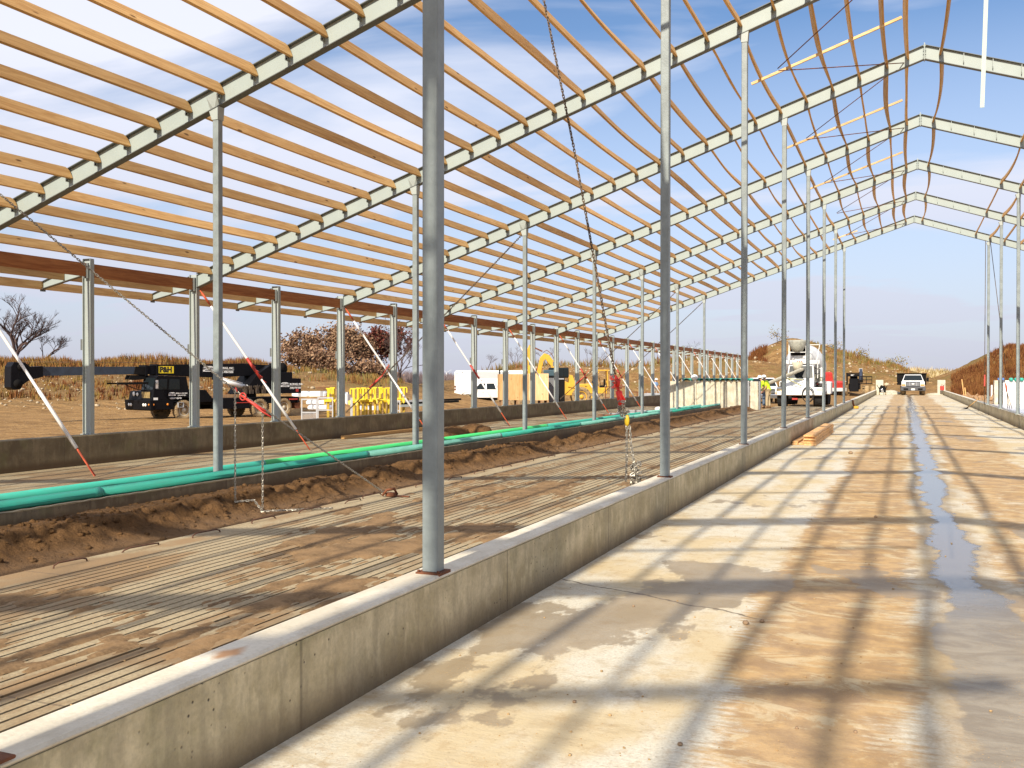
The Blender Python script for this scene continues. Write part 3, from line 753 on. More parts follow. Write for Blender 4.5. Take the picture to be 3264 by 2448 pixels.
# square tube columns
def column(name, label, x, y, z0, z1, group, flare=False):
    t = thing(name, label, 'steel column', (x, y, 0), 0, group)
    b = MB(); s = .0508; r = .012
    poly = []
    for cx, cy, a0 in ((s - r, s - r, 0), (-s + r, s - r, 90), (-s + r, -s + r, 180), (s - r, -s + r, 270)):
        for j in range(4):
            a = math.radians(a0 + j * 30); poly.append((cx + r * math.cos(a), cy + r * math.sin(a)))
    b.prism(poly, lambda u, v, tt: (u, v, tt), z0 + .013, z1)
    b.build('shaft', M_tube, t)
    b = MB(); b.box(-.078, .078, -.078, .078, z0 - .012, z0 + .010)
    for sx in (-1, 1): b.lathe([(.009, 0), (.009, .012)], (sx * .064, -.064, z0 + .010), (0, 0, 1), 6)
    b.build('base_plate', M_rust if name == 'alley_column' else M_steel, t)
    b = MB(); b.use(M_steel)
    w = .07
    b.add([(-w - .03, -.06, z1 - .002 - SL * (w + .03)), (w, -.06, z1 - .002 + SL * w), (w, .06, z1 - .002 + SL * w), (-w - .03, .06, z1 - .002 - SL * (w + .03)),
           (-.055, -.06, z1 - .16), (.055, -.06, z1 - .16), (.055, .06, z1 - .16), (-.055, .06, z1 - .16)],
          [(0, 1, 2, 3), (4, 7, 6, 5), (0, 4, 5, 1), (1, 5, 6, 2), (2, 6, 7, 3), (3, 7, 4, 0)])
    if flare:
        b.add([(-.11, -.009, z1 - .03), (.06, -.009, z1 + .02), (.06, -.085, z1 + .20), (-.13, -.085, z1 + .16), (-.02, -.05, z1 - .02)], [(0, 1, 4), (0, 4, 3), (1, 2, 4), (2, 3, 4)])
    b.build('cap_plate', M_tube, t)
    return t
NEARN = ['nearest', 'second', 'third', 'fourth', 'fifth', 'sixth', 'seventh', 'eighth']
for k in range(-1, 9):
    lab = f'square grey steel column on the left kerb, {NEARN[k-1]} of the row' if k >= 1 else f'square grey steel column on the left kerb behind the viewpoint, {"first" if k == 0 else "second"} back'
    column('alley_column', lab, XA, FY(k), .44, beam_bot(XA) - .004, 'columns on the left kerb')
for k in range(0, 9):
    lab = f'grey steel column standing by the green pipes, {NEARN[k-2]} of its row' if k >= 2 else f'grey steel column of the pipe wall row outside the left of the view, {"nearer" if k else "rear"} one'
    column('pipe_wall_column', lab, XB, FY(k), .18, beam_bot(XB) - .004, 'columns on the pipe wall', True)
for k in (0, 1, 2, 3, 4, 5, 6, 7, 8):
    lab = {8: 'farthest grey column on the right kerb beside hanging cables', 7: 'middle of the three grey columns seen on the right kerb', 6: 'nearest grey column seen on the right kerb at the picture edge'}.get(k, f'grey column on the right kerb outside the view, {ORD[6-k]} before the seen ones')
    column('right_column', lab, XD, FY(k), .44, beam_bot(XD) - .004, 'columns on the right kerb')
# bare base plates waiting on the kerb
for i, y in enumerate((2.02,)):
    b = MB(); b.cbox(-2.80, -2.50, y - .12, y + .12, .441, .453, .004); b.box(-2.76, -2.55, y - .02, y + .02, .453, .461)
    tag(b.build('anchor_plate', M_rust), 'dark rusty steel plate lying on the near end of the left kerb', 'steel plate')

# outer wall posts: W-sections, every half bay to the end of the wall
def wpost_mesh(h):
    b = MB(); dx, bf, tf = .10, .05, .010
    b.use(M_steel); b.box(-dx + tf, dx - tf, -.004, .004, 0, h)
    b.use(M_steel); b.box(-dx, -dx + tf, -bf, bf, 0, h)
    b.use(M_steel); b.box(dx - tf, dx, -bf, bf, 0, h)
    return b
postm = {}
nmain = 0
for j in range(-1, 34):
    k = j / 2; y = -0.8645 + 6 * k
    main = (j % 2 == 0)
    kk = 2 if k < 2 else k
    pos = j - 4
    if k < 2.4: lab = f'grey steel H post left of the picture, {ORD[5-j]} before the first seen'
    else: lab = f'grey steel H post on the outer concrete wall, {ORD[pos]} from the left'
    t = thing('outer_post', lab, 'steel post', (XW, y, .50), 0, 'H posts on the outer wall')
    h = 3.38
    key = main
    if key not in postm:
        o = wpost_mesh(h).build('shaft', None, t)
        b = MB(); b.box(-.13, .13, -.08, .08, -.001, .014); b.lathe([(.012, 0), (.012, .03)], (.115, -.05, .014), (0, 0, 1), 6); b.lathe([(.012, 0), (.012, .03)], (-.06, -.05, .014), (0, 0, 1), 6)
        p = b.build('base_plate', M_steel, t)
        b = MB()
        b.use(M_steeld)
        if main:
            for zz in (3.03, 3.30): b.box(-.09, .09, -.048, -.0045, zz, zz + .012)
            for zz in (3.1, 3.2, 3.27):
                for xx in (-.06, .06): b.lathe([(.01, 0), (.01, .015)], (xx, -.0045, zz), (0, -1, 0), 6)
        else: b.box(-.09, .09, -.049, .049, h - .001, h + .009)
        b.box(-.055, .075, -.075, -.0505, 3.01, 3.30); 
        for zz in (3.06, 3.14, 3.22):
            b.lathe([(.01, 0), (.01, .015)], (.02, -.075, zz), (0, -1, 0), 6)
        q = b.build('connection_plate', None, t)
        b = MB(); b.box(-.16, -.1005, -.04, .04, 1.63, 1.84); q2 = b.build('girt_clip', M_steeld, t)
        postm[key] = (o, p, q, q2)
    else:
        for o in postm[key]:
            c = o.copy(); COL.objects.link(c); c.parent = t
    # outrigger carrying the eave boards
    t2 = None
    b = MB(); z1 = 3.42 + .43
    def wedge(b, x0, x1, za0, zb0, za1, zb1, y0, y1):
        b.add([(x0, y0, za0), (x0, y1, za0), (x0, y1, zb0), (x0, y0, zb0), (x1, y0, za1), (x1, y1, za1), (x1, y1, zb1), (x1, y0, zb1)],
              [(0, 1, 2, 3), (7, 6, 5, 4), (0, 4, 5, 1), (3, 2, 6, 7), (0, 3, 7, 4), (1, 5, 6, 2)])
    b.use(M_steelg); wedge(b, -1.16, -.105, 2.86, 2.99, 3.08, 3.34, -.004, .004)
    b.use(M_steeld); wedge(b, -1.16, -.105, 2.99, 3.0, 3.34, 3.35, -.045, .045); wedge(b, -1.16, -.105, 2.85, 2.86, 3.07, 3.08, -.045, .045)
    b.box(-1.20, -1.161, -.05, .05, 2.80, 3.0)
    if j == -1: org = b.build('outrigger', None, t); orm = org.data
    else:
        c = org.copy(); COL.objects.link(c); c.parent = t
# eave beam, soffit board and fascia: one board per half bay
for j in range(-1, 33):
    y0 = -0.8645 + 3 * j + .055; y1 = y0 + 2.89
    seen = j >= 4
    w_ = f'between the {ORD[j-4]} and {ORD[j-3]} outer posts' if j >= 5 else ('left of the first outer post' if j == 4 else f'left of the view, {ORD[4-j]} bay back')
    for nm, lab, x, z0, z1, th, m in (('eave_beam', 'dark brown laminated eave beam ', XW, 3.545, 3.80, .045, M_lvl), ('fascia_board', 'lower yellow pine board under the eave ', XW - 1.18, 3.335, 3.50, .038, M_pine), ('soffit_board', 'narrow orange board just below the eave beam ', XW - .62, 3.50, 3.65, .038, M_pine)):
        b = MB(); 
        if nm == 'eave_beam': b.box(x - th / 2, x + th / 2, y0 - .0, y1, z0, z1)
        else: b.box(x - th / 2, x + th / 2, y0 - .05, y1 + .045, z0, z1)
        tag(b.build(nm, m), lab + w_, 'beam' if nm == 'eave_beam' else 'board', {'eave_beam': 'eave beams on the outer wall', 'fascia_board': 'lower eave boards', 'soffit_board': 'narrow soffit boards'}[nm])

# ---------------------------------------------------------------- purlins
def purlin_mesh(L, sag, side, tw):
    """board along Y, sagging down the slope; ends coped under the top flange"""
    b = MB(); n = 10; D, T = .168, .040; ang = math.atan(SL) * side
    ex = Vector((math.cos(ang), 0, math.sin(ang))); ez = Vector((-math.sin(ang), 0, math.cos(ang)))   # across / up the board
    rows = []
    for i in range(n + 1):
        t = i / n; y = t * L; s = 4 * t * (1 - t)
        off = ex * (-side * sag * s) + Vector((0, 0, -.25 * sag * s)) + ex * (tw * math.sin(t * 9) * .006)
        a = tw * s * .25
        cx, cz = ex * math.cos(a) + ez * math.sin(a), ez * math.cos(a) - ex * math.sin(a)
        if i == 0 or i == n:
            ring = []
            sg = 1 if i == 0 else -1
            for u, v, dy in ((-1, -.5, .012), (1, -.5, .012), (1, .1, .03), (1, .38, .062), (1, .5, .105), (-1, .5, .105), (-1, .38, .062), (-1, .1, .03)):
                ring.append(off + cx * (u * T / 2) + cz * (v * D) + Vector((0, y + sg * dy, 0)))
        else:
            ring = [off + cx * (u * T / 2) + cz * (v * D) + Vector((0, y, 0)) for u, v in ((-1, -.5), (1, -.5), (1, .1), (1, .38), (1, .5), (-1, .5), (-1, .38), (-1, .1))]
        rows += ring
    fs = [tuple(range(7, -1, -1)), tuple(n * 8 + i for i in range(8))]
    for i in range(n):
        for j in range(8): fs.append((i * 8 + j, i * 8 + (j + 1) % 8, (i + 1) * 8 + (j + 1) % 8, (i + 1) * 8 + j))
    b.add(rows, fs, False)
    return b
BAYN = {1: 'in the bay nearest the viewer', 2: 'between the nearest and second rafters', 3: 'between the second and third rafters', 4: 'between the third and fourth rafters', 5: 'between the fourth and fifth rafters', 6: 'between the fifth and sixth rafters', 7: 'between the last two rafters'}
rnd = random.Random(11); lib = {}
def add_purlin(x, k, side, label):
    y0, y1 = FY(k), FY(k + 1); L = y1 - y0
    far = max(0, min(1, (x + 9) / 8)) if side > 0 else 1
    v = rnd.choice((0, 1, 2, 3)); sag = (.012 + .026 * v) * (.25 + .75 * far); sag = round(sag, 3)
    key = (round(L, 2), sag, side)
    z = beam_bot(x) + .152 + .084
    if key not in lib:
        o = purlin_mesh(L, sag, side, rnd.uniform(-1, 1)).build('roof_purlin', M_pine); lib[key] = o
    else:
        o = lib[key].copy(); COL.objects.link(o)
    o.location = (x, y0, z); o['label'] = label; o['category'] = 'purlin'; o['group'] = 'wooden roof purlins'
for k in range(-2, 8):
    for i, x in enumerate(ROWS):
        n = 26 - i
        if k <= 0:
            if k == -2 and x < -9 or x < -12.5 and k < 0: continue      # casts nothing into the view
            lab = f'pine roof purlin overhead behind the viewpoint, row {ORD[n]} from the eave, {["nearer", "middle", "rear"][-k]} bay'
        else: lab = f'left slope purlin {BAYN[k]}, {ORD[n]} row up from the eave'
        add_purlin(x, k, 1, lab)
    for i, x in enumerate(RIGHT):
        if i in (1, 2, 3) and not (k in (0,) and i == 2): continue
        if k <= 0: lab = f'right slope purlin behind the viewpoint, {ORD[i+1]} row from the ridge, {["nearer", "middle", "rear"][-k]} bay'
        else: lab = f'right slope purlin {BAYN[k]}, {ORD[i+1]} row down from the ridge'
        add_purlin(x, k, -1, lab)
# pale cross boards under the purlins near the ridge
for k in range(-1, 8):
    ym = (FY(k) + FY(k + 1)) / 2; x0, x1 = (-2.92, -.07) if k < 6 else (-2.9, -1.9)
    if k == 6: continue
    b = MB(); b.bar((x0, ym, beam_bot(x0) + .112), (x1, ym, beam_bot(x1) + .112), .045, .05)
    tag(b.build('cross_board', M_pinex), {1: 'pale thin board across the purlins in the nearest bay overhead', 2: 'pale thin board crossing the purlins between nearest and second rafters', 3: 'longest bright thin board crossing under the purlins at upper right', 4: 'second bright thin board under the purlins below the longest one', 5: 'third bright thin board crossing under the purlins', 7: 'short bright board stub under the purlins of the last bay'}.get(k, f'thin board across purlins behind the viewpoint, {"nearer" if k == 0 else "rear"} one'), 'board', 'thin boards crossing the purlins')
b = MB(); b.bar((-2.95, -7.1, beam_bot(-2.95) + .1), (.35, -7.1, beam_bot(.35) + .1), .05, .17)
tag(b.build('cross_board', M_pinex), 'wide board across the purlins far behind the viewpoint', 'board', 'thin boards crossing the purlins')
# thin steel rods bracing the roof
for k in range(2, 8):
    ym = FY(k) + 2.6; ax = -2.35
    for e, (X1, Y1) in enumerate(((-.03, FY(k + 1)), (-.03, FY(k)))):
        b = MB(); b.tube([(ax, ym + (.15 if e == 0 else 0), beam_bot(ax) + .05), (X1, Y1, beam_bot(X1) + .12)], .011, 6)
        tag(b.build('brace_rod', M_rust), f'thin rusty roof brace rod {BAYN[k]}, {"running to the far" if e == 0 else "running to the near"} rafter', 'brace rod', 'thin roof brace rods')
# cables beside the farthest right column
for i, (xa, xb) in enumerate(((3.27, 3.20), (3.45, 4.0))):
    b = MB(); b.tube([(xa, 46.9, beam_bot(3.3)), (xb, 46.2, .44 if i == 0 else 2.2)], .014, 5)
    tag(b.build('guy_cable', M_chaind), ['vertical dark cable just left of the farthest right column', 'slanting dark cable right of the farthest right column'][i], 'cable', 'cables by the right column')
b = MB(); b.bar((3.215, 46.25, 1.75), (3.205, 46.2, 1.25), .05, .07)
tag(b.build('cable_binder', M_red), 'small red binder on the cable beside the farthest right column', 'binder')
# pale strap hanging from the ridge of the nearest frame
b = MB(); pts = []
for i in range(16):
    t_ = i / 15; pts.append((XR + .03 - .075 * t_ ** 2 + .008 * math.sin(t_ * 3), 5.14, 8.5 - t_ * 5.6))
for p, q in zip(pts, pts[1:]): b.bar(p, q, .002, .03, up=(1, 0, .2)) if False else b.bar(p, q, .019, .0025, up=(0, 1, 0))
tag(b.build('hanging_strap', M_strap), 'pale translucent strap hanging from the roof at upper right', 'strap')

# ---------------------------------------------------------------- braces of red and white poles
def brace(i, p, q, mids, lab):
    t = thing('pole_brace', lab, 'pole brace', p, 0, 'red and white pole braces'); P0 = Vector(p)
    L = Vector(q) - P0
    def s(u): return L * u
    b = MB(); b.tube([s(.0), s(.10)], .014, 8); b.tube([s(.02), s(.085)], .024, 8); b.build('top_turnbuckle', M_redo, t)
    b = MB(); b.tube([s(.10), s(.14), s(.44), s(.445), s(.60), s(.605), s(.87)], [.02, .028, .028, .024, .024, .031, .031], 10); b.build('pole', M_whitepole, t)
    b = MB(); b.tube([s(.87), s(1.0)], .015, 8); b.bar(s(.88), s(.97), .05, .02); b.bar(s(.95), s(1.0), .09, .012); b.build('foot_turnbuckle', M_redo, t)
    if mids:
        b = MB()
        b.tube([s(mids[0]), s(mids[1])], .0325, 8)
        for j in range(5):
            u = mids[0] + (mids[1] - mids[0]) * j / 4; b.tube([s(u), s(u + .03) + Vector((.05, 0, .03))], .008, 5)
        b.build('red_ratchet', M_red, t)
for i, k in enumerate(range(2, 16)):
    yk = -0.8645 + 6 * k
    if k > 8 and k % 1: continue
    zt = 3.55; lab = f'slanting red and white pole brace, {ORD[i+1]} from the left'
    brace(i, (XW + .12, yk + .03, zt), (-12.55, yk + 1.15 + .3 * (k > 2), ZP + .02), (.42, .55) if k in (3, 5, 7, 8) else None, lab)
# ================================================================ VEHICLES (local frame: x forward, y left, z up)
def rz_of(ux, uy): return math.atan2(uy, ux)
def wheel(t, x, y, r, w, side, rim=M_galv, tyre=M_rubber, n=26, z=None):
    """side = +1: outer face towards +y"""
    z = r if z is None else z
    ri = r * .58
    b = MB(); b.use(rim)
    b.lathe([(ri * .35, -w * .35), (ri * .98, -w * .4), (ri * 1.0, w * .38), (ri * .88, w * .40), (ri * .84, w * .18), (ri * .40, w * .12), (ri * .36, w * .40), (ri * .15, w * .44)], (0, 0, 0), (0, side, 0), n)
    h = b.build('wheel', rim, t, (x, y, z))
    b = MB(); b.lathe([(ri, -w * .45), (r * .93, -w * .5), (r, -w * .40), (r, w * .40), (r * .93, w * .5), (r * .8, w * .53), (ri * 1.02, w * .44), (ri * .99, w * .3)], (0, 0, 0), (0, side, 0), n + 6)
    k = n
    for i in range(k):
        a = 2 * PI * i / k; c, s = math.cos(a), math.sin(a)
        for yy, sh in ((-.28, 0), (.28, .5)):
            aa = a + sh * 2 * PI / k; c, s = math.cos(aa), math.sin(aa)
            b.bar((c * r * .99, side * w * (yy - .2), s * r * .99), (c * r * .99, side * w * (yy + .2), s * r * .99), r * .09, r * .05, up=(c, 0, s))
    b.build('tyre', tyre, h)
    b = MB()
    for i in range(8):
        a = 2 * PI * i / 8; b.lathe([(r * .03, 0), (r * .03, w * .12)], (math.cos(a) * ri * .55, side * w * .12, math.sin(a) * ri * .55), (0, side, 0), 6)
    b.build('wheel_nuts', M_rust, h)
    return h
def sidebox(b, poly, y0, y1): b.prism(poly, lambda u, v, t: (u, t, v), y0, y1)
def lamp(t, x, y, z, r, name='headlight', m=None, ax=(1, 0, 0)):
    b = MB(); b.lathe([(r, 0), (r, .02), (r * .7, .035), (.001, .04)], (x, y, z), ax, 12); return b.build(name, m or M_lens, t)
def frontM(x, y, z):     # text facing +x (vehicle front)
    return Matrix.Translation((x, y, z)) @ Matrix.Rotation(PI / 2, 4, 'Z') @ Matrix.Rotation(PI / 2, 4, 'X')
def leftM(x, y, z):      # text facing +y (vehicle's left side), reading towards -x
    return Matrix.Translation((x, y, z)) @ Matrix.Rotation(PI, 4, 'Z') @ Matrix.Rotation(PI / 2, 4, 'X')
def logo(t, x, y, z, w, word, m=None):
    """hexagonal house-shaped white plate with a word and a small line under it"""
    h = w * .42
    b = MB(); b.prism([(-w / 2, -h / 2), (w / 2, -h / 2), (w / 2, h * .28), (w * .22, h / 2), (-w * .22, h / 2), (-w / 2, h * .28)], lambda u, v, k: (x - u, k, z + v), y, y + .006)
    o = b.build('logo_plate', M_letter, t)
    textmesh('logo_word', word, w * .245, M_letterk, o, leftM(x, y + .009, z + h * .05), .004)
    b = MB(); b.box(x - w * .32, x + w * .32, y + .007, y + .010, z - h * .36, z - h * .24); b.build('logo_line', M_letterk, o)
# ---------------------------------------------------------------- truck crane
cz = thing('truck_crane', 'black telescopic truck crane parked beyond the outer wall at left', 'truck crane', (-35.6, 41.0, -.69), rz_of(-.28, -.96))
W_ = 2.45
b = MB(); sidebox(b, [(-7.7, .80), (-7.7, 1.16), (-1.75, 1.16), (-1.75, .80)], -W_ + .1, -.1)
b.box(-7.72, -7.6, -W_, 0, .82, 1.14); b.box(-4.2, -1.9, -.45, -.02, .55, 1.14); b.box(-4.1, -2.3, -W_ + .02, -W_ + .45, .5, 1.1)
b.build('carrier_frame', M_black, cz, bevel=.015)
b = MB(); sidebox(b, [(-1.70, 1.22), (-1.35, 1.62), (-.35, 1.66), (-.35, .95), (-1.70, .95)], -W_ + .05, -.03); b.build('engine_deck', M_black, cz, bevel=.03)
b = MB(); sidebox(b, [(-.30, .55), (-.30, .98), (-.55, 1.10), (-.62, .90), (-.62, .55)], -W_ + .05, -.03)
sidebox(b, [(-.40, 1.12), (-.15, 2.34), (1.50, 2.40), (1.62, 2.30), (1.78, 1.62), (1.84, 1.12), (.62, 1.12), (.45, 1.22), (-.2, 1.22)], -1.25, -.04)
sidebox(b, [(.62, .60), (.62, 1.13), (1.84, 1.13), (1.84, .60)], -W_ + .04, -.04)
sidebox(b, [(.0, 1.12), (.0, 1.60), (1.72, 1.58), (1.84, 1.12)], -W_ + .05, -1.25)
cab = b.build('cab', M_black, cz, bevel=.025)
b = MB()
b.prism([(.25, 1.66), (.28, 2.20), (.86, 2.22), (.94, 1.66)], lambda u, v, k: (u, k, v), -.041, -.025)
b.prism([(1.04, 1.66), (1.00, 2.22), (1.42, 2.22), (1.60, 1.66)], lambda u, v, k: (u, k, v), -.041, -.025); b.build('side_window', M_glass, cab)
b = MB(); b.add([(1.79, -1.18, 1.66), (1.79, -.12, 1.66), (1.625, -.12, 2.28), (1.625, -1.18, 2.28)], [(0, 1, 2, 3)]); b.add([(1.78, -1.18, 1.66), (1.78, -.12, 1.66), (1.615, -.12, 2.28), (1.615, -1.18, 2.28)], [(3, 2, 1, 0)]); b.build('windscreen', M_glass, cab)
b = MB(); b.bar((.97, -.02, 1.15), (.97, -.02, 2.25), .02, .02); b.build('door_post', M_blackm, cab); b = MB(); b.box(.2, .34, -.035, -.0, 1.50, 1.53); b.build('door_handle', M_blackm, cab)
b = MB(); b.box(.10, .42, -.02, .10, .95, .98); b.box(.10, .12, -.02, .1, .72, .98); b.box(.40, .42, -.02, .1, .72, .98); b.box(.10, .42, -.02, .10, .70, .73); b.build('step', M_grey, cab)
b = MB(); b.bar((1.66, .0, 2.05), (1.80, .22, 2.1), .02, .02); b.box(1.72, 1.76, .12, .30, 1.72, 2.16); b.build('mirror', M_chrome, cab)
b = MB(); sidebox(b, [(1.84, .55), (1.84, 1.10), (2.02, 1.12), (1.97, .60)], -W_ - .02, 0.02); bp = b.build('bumper', M_black, cz, bevel=.02)
for y in (-.55, -1.95):
    for dy in (-.10, .10): lamp(bp, 1.99, y + dy, .86, .085)
lamp(bp, 1.99, -.13, .88, .05, 'marker_lamp', M_amber); lamp(bp, 1.0, .0, .88, .06, 'marker_lamp', M_amber, (0, 1, 0)); lamp(bp, 1.80, -.03, .88, .06, 'marker_lamp', M_amber, (0, 1, 0))
lamp(cab, 1.80, -1.9, 1.42, .12, 'headlight'); lamp(cab, 1.80, -1.55, 1.40, .10, 'headlight')
b = MB(); b.box(1.845, 1.85, -1.05, -.28, 1.22, 1.54); b.build('nose_panel', mat('faded_yellow', (.34, .24, .09), .7, var=.6, vscale=6), cab)
b = MB(); b.box(1.55, 1.78, -.045, -.02, 1.12, 1.24); b.build('sticker', M_letter, cab)
logo(cab, .72, -.038, 1.42, .42, 'BAYLAND')
textmesh('door_lettering', 'BUILDINGS, INC.', .095, M_letter, cab, leftM(.14, -.03, 1.45), .002)
textmesh('door_lettering', '(920) 498-9300', .075, M_letter, cab, leftM(.14, -.03, 1.34), .002)
textmesh('door_lettering', 'USDOT  823940', .10, M_letter, cab, leftM(.50, -.03, 1.19), .003)
for i, s_ in enumerate((0.0, -4.9, -6.62)):
    for side, y in ((1, -.16), (-1, -W_ + .16)): wheel(cz, s_, y, .54, .33, side, mat('dusty_wheel_rim' + str(i) + str(side), (.60, .54, .42), .7, var=.3, vscale=5))
b = MB(); sidebox(b, [(-5.65, 1.10), (-5.62, 1.18), (-4.2, 1.18), (-4.1, .95), (-4.2, .95), (-4.35, 1.12)], -.45, -.02); sidebox(b, [(-7.4, 1.12), (-7.35, 1.18), (-5.9, 1.18), (-5.9, 1.12)], -.45, -.02); b.build('rear_mudguard', M_black, cz)
b = MB(); b.box(-7.9, -7.5, -W_ + .1, -.15, .45, .92); b.build('outrigger_box', M_rust, cz)
b = MB(); b.box(-7.66, -7.0, -.06, -.012, .98, 1.06); b.box(-2.2, -2.12, -.02, .0, .95, 1.05); b.box(-4.25, -3.3, -.03, .0, .86, .9); b.build('reflector', M_red, cz)
b = MB(); b.box(-2.4, -1.95, -.06, -.01, .35, .78); b.build('mudflap', M_rust, cz)
# turret
b = MB(); b.lathe([(.75, 1.16), (.75, 1.38)], (-4.6, -W_ / 2, 0), (0, 0, 1), 24); b.build('slewing_ring', M_blackm, cz)
b = MB(); sidebox(b, [(-7.95, 1.36), (-7.95, 2.24), (-7.3, 2.26), (-7.3, 2.62), (-6.4, 2.62), (-6.4, 1.36)], -W_ + .12, -.12); cwt = b.build('counterweight', M_black, cz, bevel=.02)
b = MB(); sidebox(b, [(-6.4, 1.36), (-6.4, 2.9), (-5.9, 3.0), (-4.9, 2.4), (-4.0, 1.36)], -W_ + .5, -.42); b.build('turret', M_black, cz, bevel=.02)
b = MB()
rr = random.Random(5)
for i in range(16): 
    x = rr.uniform(-5.4, -3.7); b.tube([(x, -.4, 1.4 + rr.random() * .4), (x + .1, -.32, 1.6 + rr.random() * .3), (x + rr.uniform(.1, .4), -.4, 1.45 + rr.random() * .3)], .018, 5)
for i in range(7): x = rr.uniform(-5.6, -3.9); b.cbox(x, x + .18, -.5, -.3, 1.36, 1.36 + rr.uniform(.12, .5), .01)
b.build('hydraulic_lines', mat('oily_metal', (.10, .07, .045), .6, var=.6, vscale=6), cz)
b = MB(); b.box(-4.1, -2.5, -.6, -.2, 1.17, 1.34); b.box(-1.9, -1.5, -.5, -.1, 1.17, 1.3); b.build('timber_pads', M_scrap, cz)
logo(cwt, -6.75, -.118, 1.88, .62, 'BAYLAND')
textmesh('tail_lettering', 'BUILDINGS, INC.', .15, M_letter, cwt, leftM(-7.5, -.116, 1.90), .004)
textmesh('tail_lettering', '(920) 498-9300', .13, M_letter, cwt, leftM(-7.52, -.116, 1.68), .004)
b = MB(); b.box(-7.9, -7.08, -.118, -.113, 1.79, 1.805); b.build('tail_line', M_letter, cwt)
b = MB(); b.box(-7.75, -7.55, -.118, -.113, 1.45, 1.62); b.build('warning_plate', M_red, cwt)
b = MB(); b.lathe([(.36, -.5), (.36, -.46), (.27, -.44), (.27, .44), (.36, .46), (.36, .5)], (-7.05, -W_ / 2, 2.82), (0, 1, 0), 22); b.build('winch_drum', M_blackm, cz)
# boom
yb0, yb1 = -1.55, -.90
b = MB(); sidebox(b, [(-6.6, 2.56), (-6.5, 3.02), (-4.4, 3.10), (.95, 2.98), (.95, 2.42), (-2.4, 2.30), (-5.9, 2.44)], yb0, yb1); b1 = b.build('boom_section', M_black, cz, bevel=.02)
b = MB(); sidebox(b, [(.95, 2.46), (.95, 2.94), (1.6, 2.92), (1.6, 2.46)], yb0 + .04, yb1 - .04); b.box(1.0, 1.1, yb0 - .04, yb1 + .04, 2.36, 3.0); b.box(1.6, 1.72, yb0 - .02, yb1 + .02, 2.36, 2.95); b.build('boom_section', M_black, cz, bevel=.01)
b = MB(); sidebox(b, [(1.7, 2.42), (1.7, 2.86), (2.25, 2.86), (2.35, 2.46)], yb0 + .06, yb1 - .06); sidebox(b, [(1.5, 2.22), (1.5, 2.42), (2.5, 2.42), (2.6, 2.2), (2.2, 2.16)], yb0 + .1, yb1 - .1); b.build('boom_section', M_blackm, cz, bevel=.01)
b = MB(); sidebox(b, [(2.2, 2.46), (2.2, 2.86), (7.3, 2.80), (7.3, 2.36)], yb0 + .10, yb1 - .10); b.build('boom_section', mat('blue_black_paint', (.035, .05, .075), .5, var=.4, vscale=2), cz, bevel=.01)
b = MB(); sidebox(b, [(7.1, 2.32), (7.1, 2.84), (7.7, 2.80), (7.95, 3.0), (8.45, 3.02), (8.6, 2.8), (8.62, 1.82), (8.45, 1.70), (8.15, 1.74), (8.05, 1.95), (7.75, 2.15)], yb0 - .02, yb1 + .02); hd = b.build('boom_head', M_black, cz, bevel=.02)
b = MB(); b.lathe([(.2, 0), (.2, .06)], (8.3, yb1 + .02, 2.0), (0, 1, 0), 18); b.lathe([(.17, 0), (.17, .06)], (8.15, yb1 + .02, 2.8), (0, 1, 0), 18); b.build('sheave', M_blackm, hd)
b = MB(); b.tube([(8.2, -1.2, 3.03), (-6.6, -1.2, 3.14)], .012, 5); b.build('hoist_rope', M_chaind, cz)
b = MB(); b.bar((3.4, -.72, 1.98), (-.2, -.72, 2.02), .12, .12); b.bar((3.4, -1.7, 1.98), (-.2, -1.7, 2.02), .08, .08)
pts = [(3.0 - 2.3 * i / 14, -.72, 1.95 - .34 * math.sin(PI * i / 14)) for i in range(15)]
b.tube(pts, .025, 5); b.bar((1.9, -.72, 1.6), (1.9, -.72, 2.0), .03, .03); b.build('jib_lattice', M_blackm, cz)
b = MB(); b.use(M_black); b.tube([(-2.2, -.72, 2.26), (-2.7, -.66, 2.14)], .08, 12); b.use(M_white); b.tube([(-2.5, -.70, 2.18), (-4.45, -.6, 1.72)], .135, 14); b.tube([(-2.6, -.62, 2.32), (-4.1, -.55, 1.97)], .025, 6); b.tube([(-4.35, -.6, 1.74), (-4.6, -.6, 1.68)], .15, 12); b.build('lift_cylinder', None, cz)
b = MB(); b.box(.08, 1.02, yb1 + .004, yb1 + .012, 2.52, 2.90); pl = b.build('name_plate', M_logo, b1)
textmesh('name_lettering', 'P&H', .40, M_letterk, pl, leftM(.55, yb1 + .016, 2.705), .016, spacing=.95)
logo(b1, -2.1, yb1 + .006, 2.78, .74, 'BAYLAND')
textmesh('boom_lettering', 'BUILDINGS, INC.', .165, M_letter, b1, leftM(-3.15, yb1 + .008, 2.82), .004)
textmesh('boom_lettering', '(920) 498-9300', .16, M_letter, b1, leftM(-3.2, yb1 + .008, 2.60), .004)
b = MB(); b.box(-3.75, -2.6, yb1 + .004, yb1 + .009, 2.70, 2.715); b.build('boom_line', M_letter, b1)
b = MB(); b.box(-5.6, -5.25, yb1 + .003, yb1 + .010, 2.46, 2.72); b.build('inspection_cover', M_grey, b1)

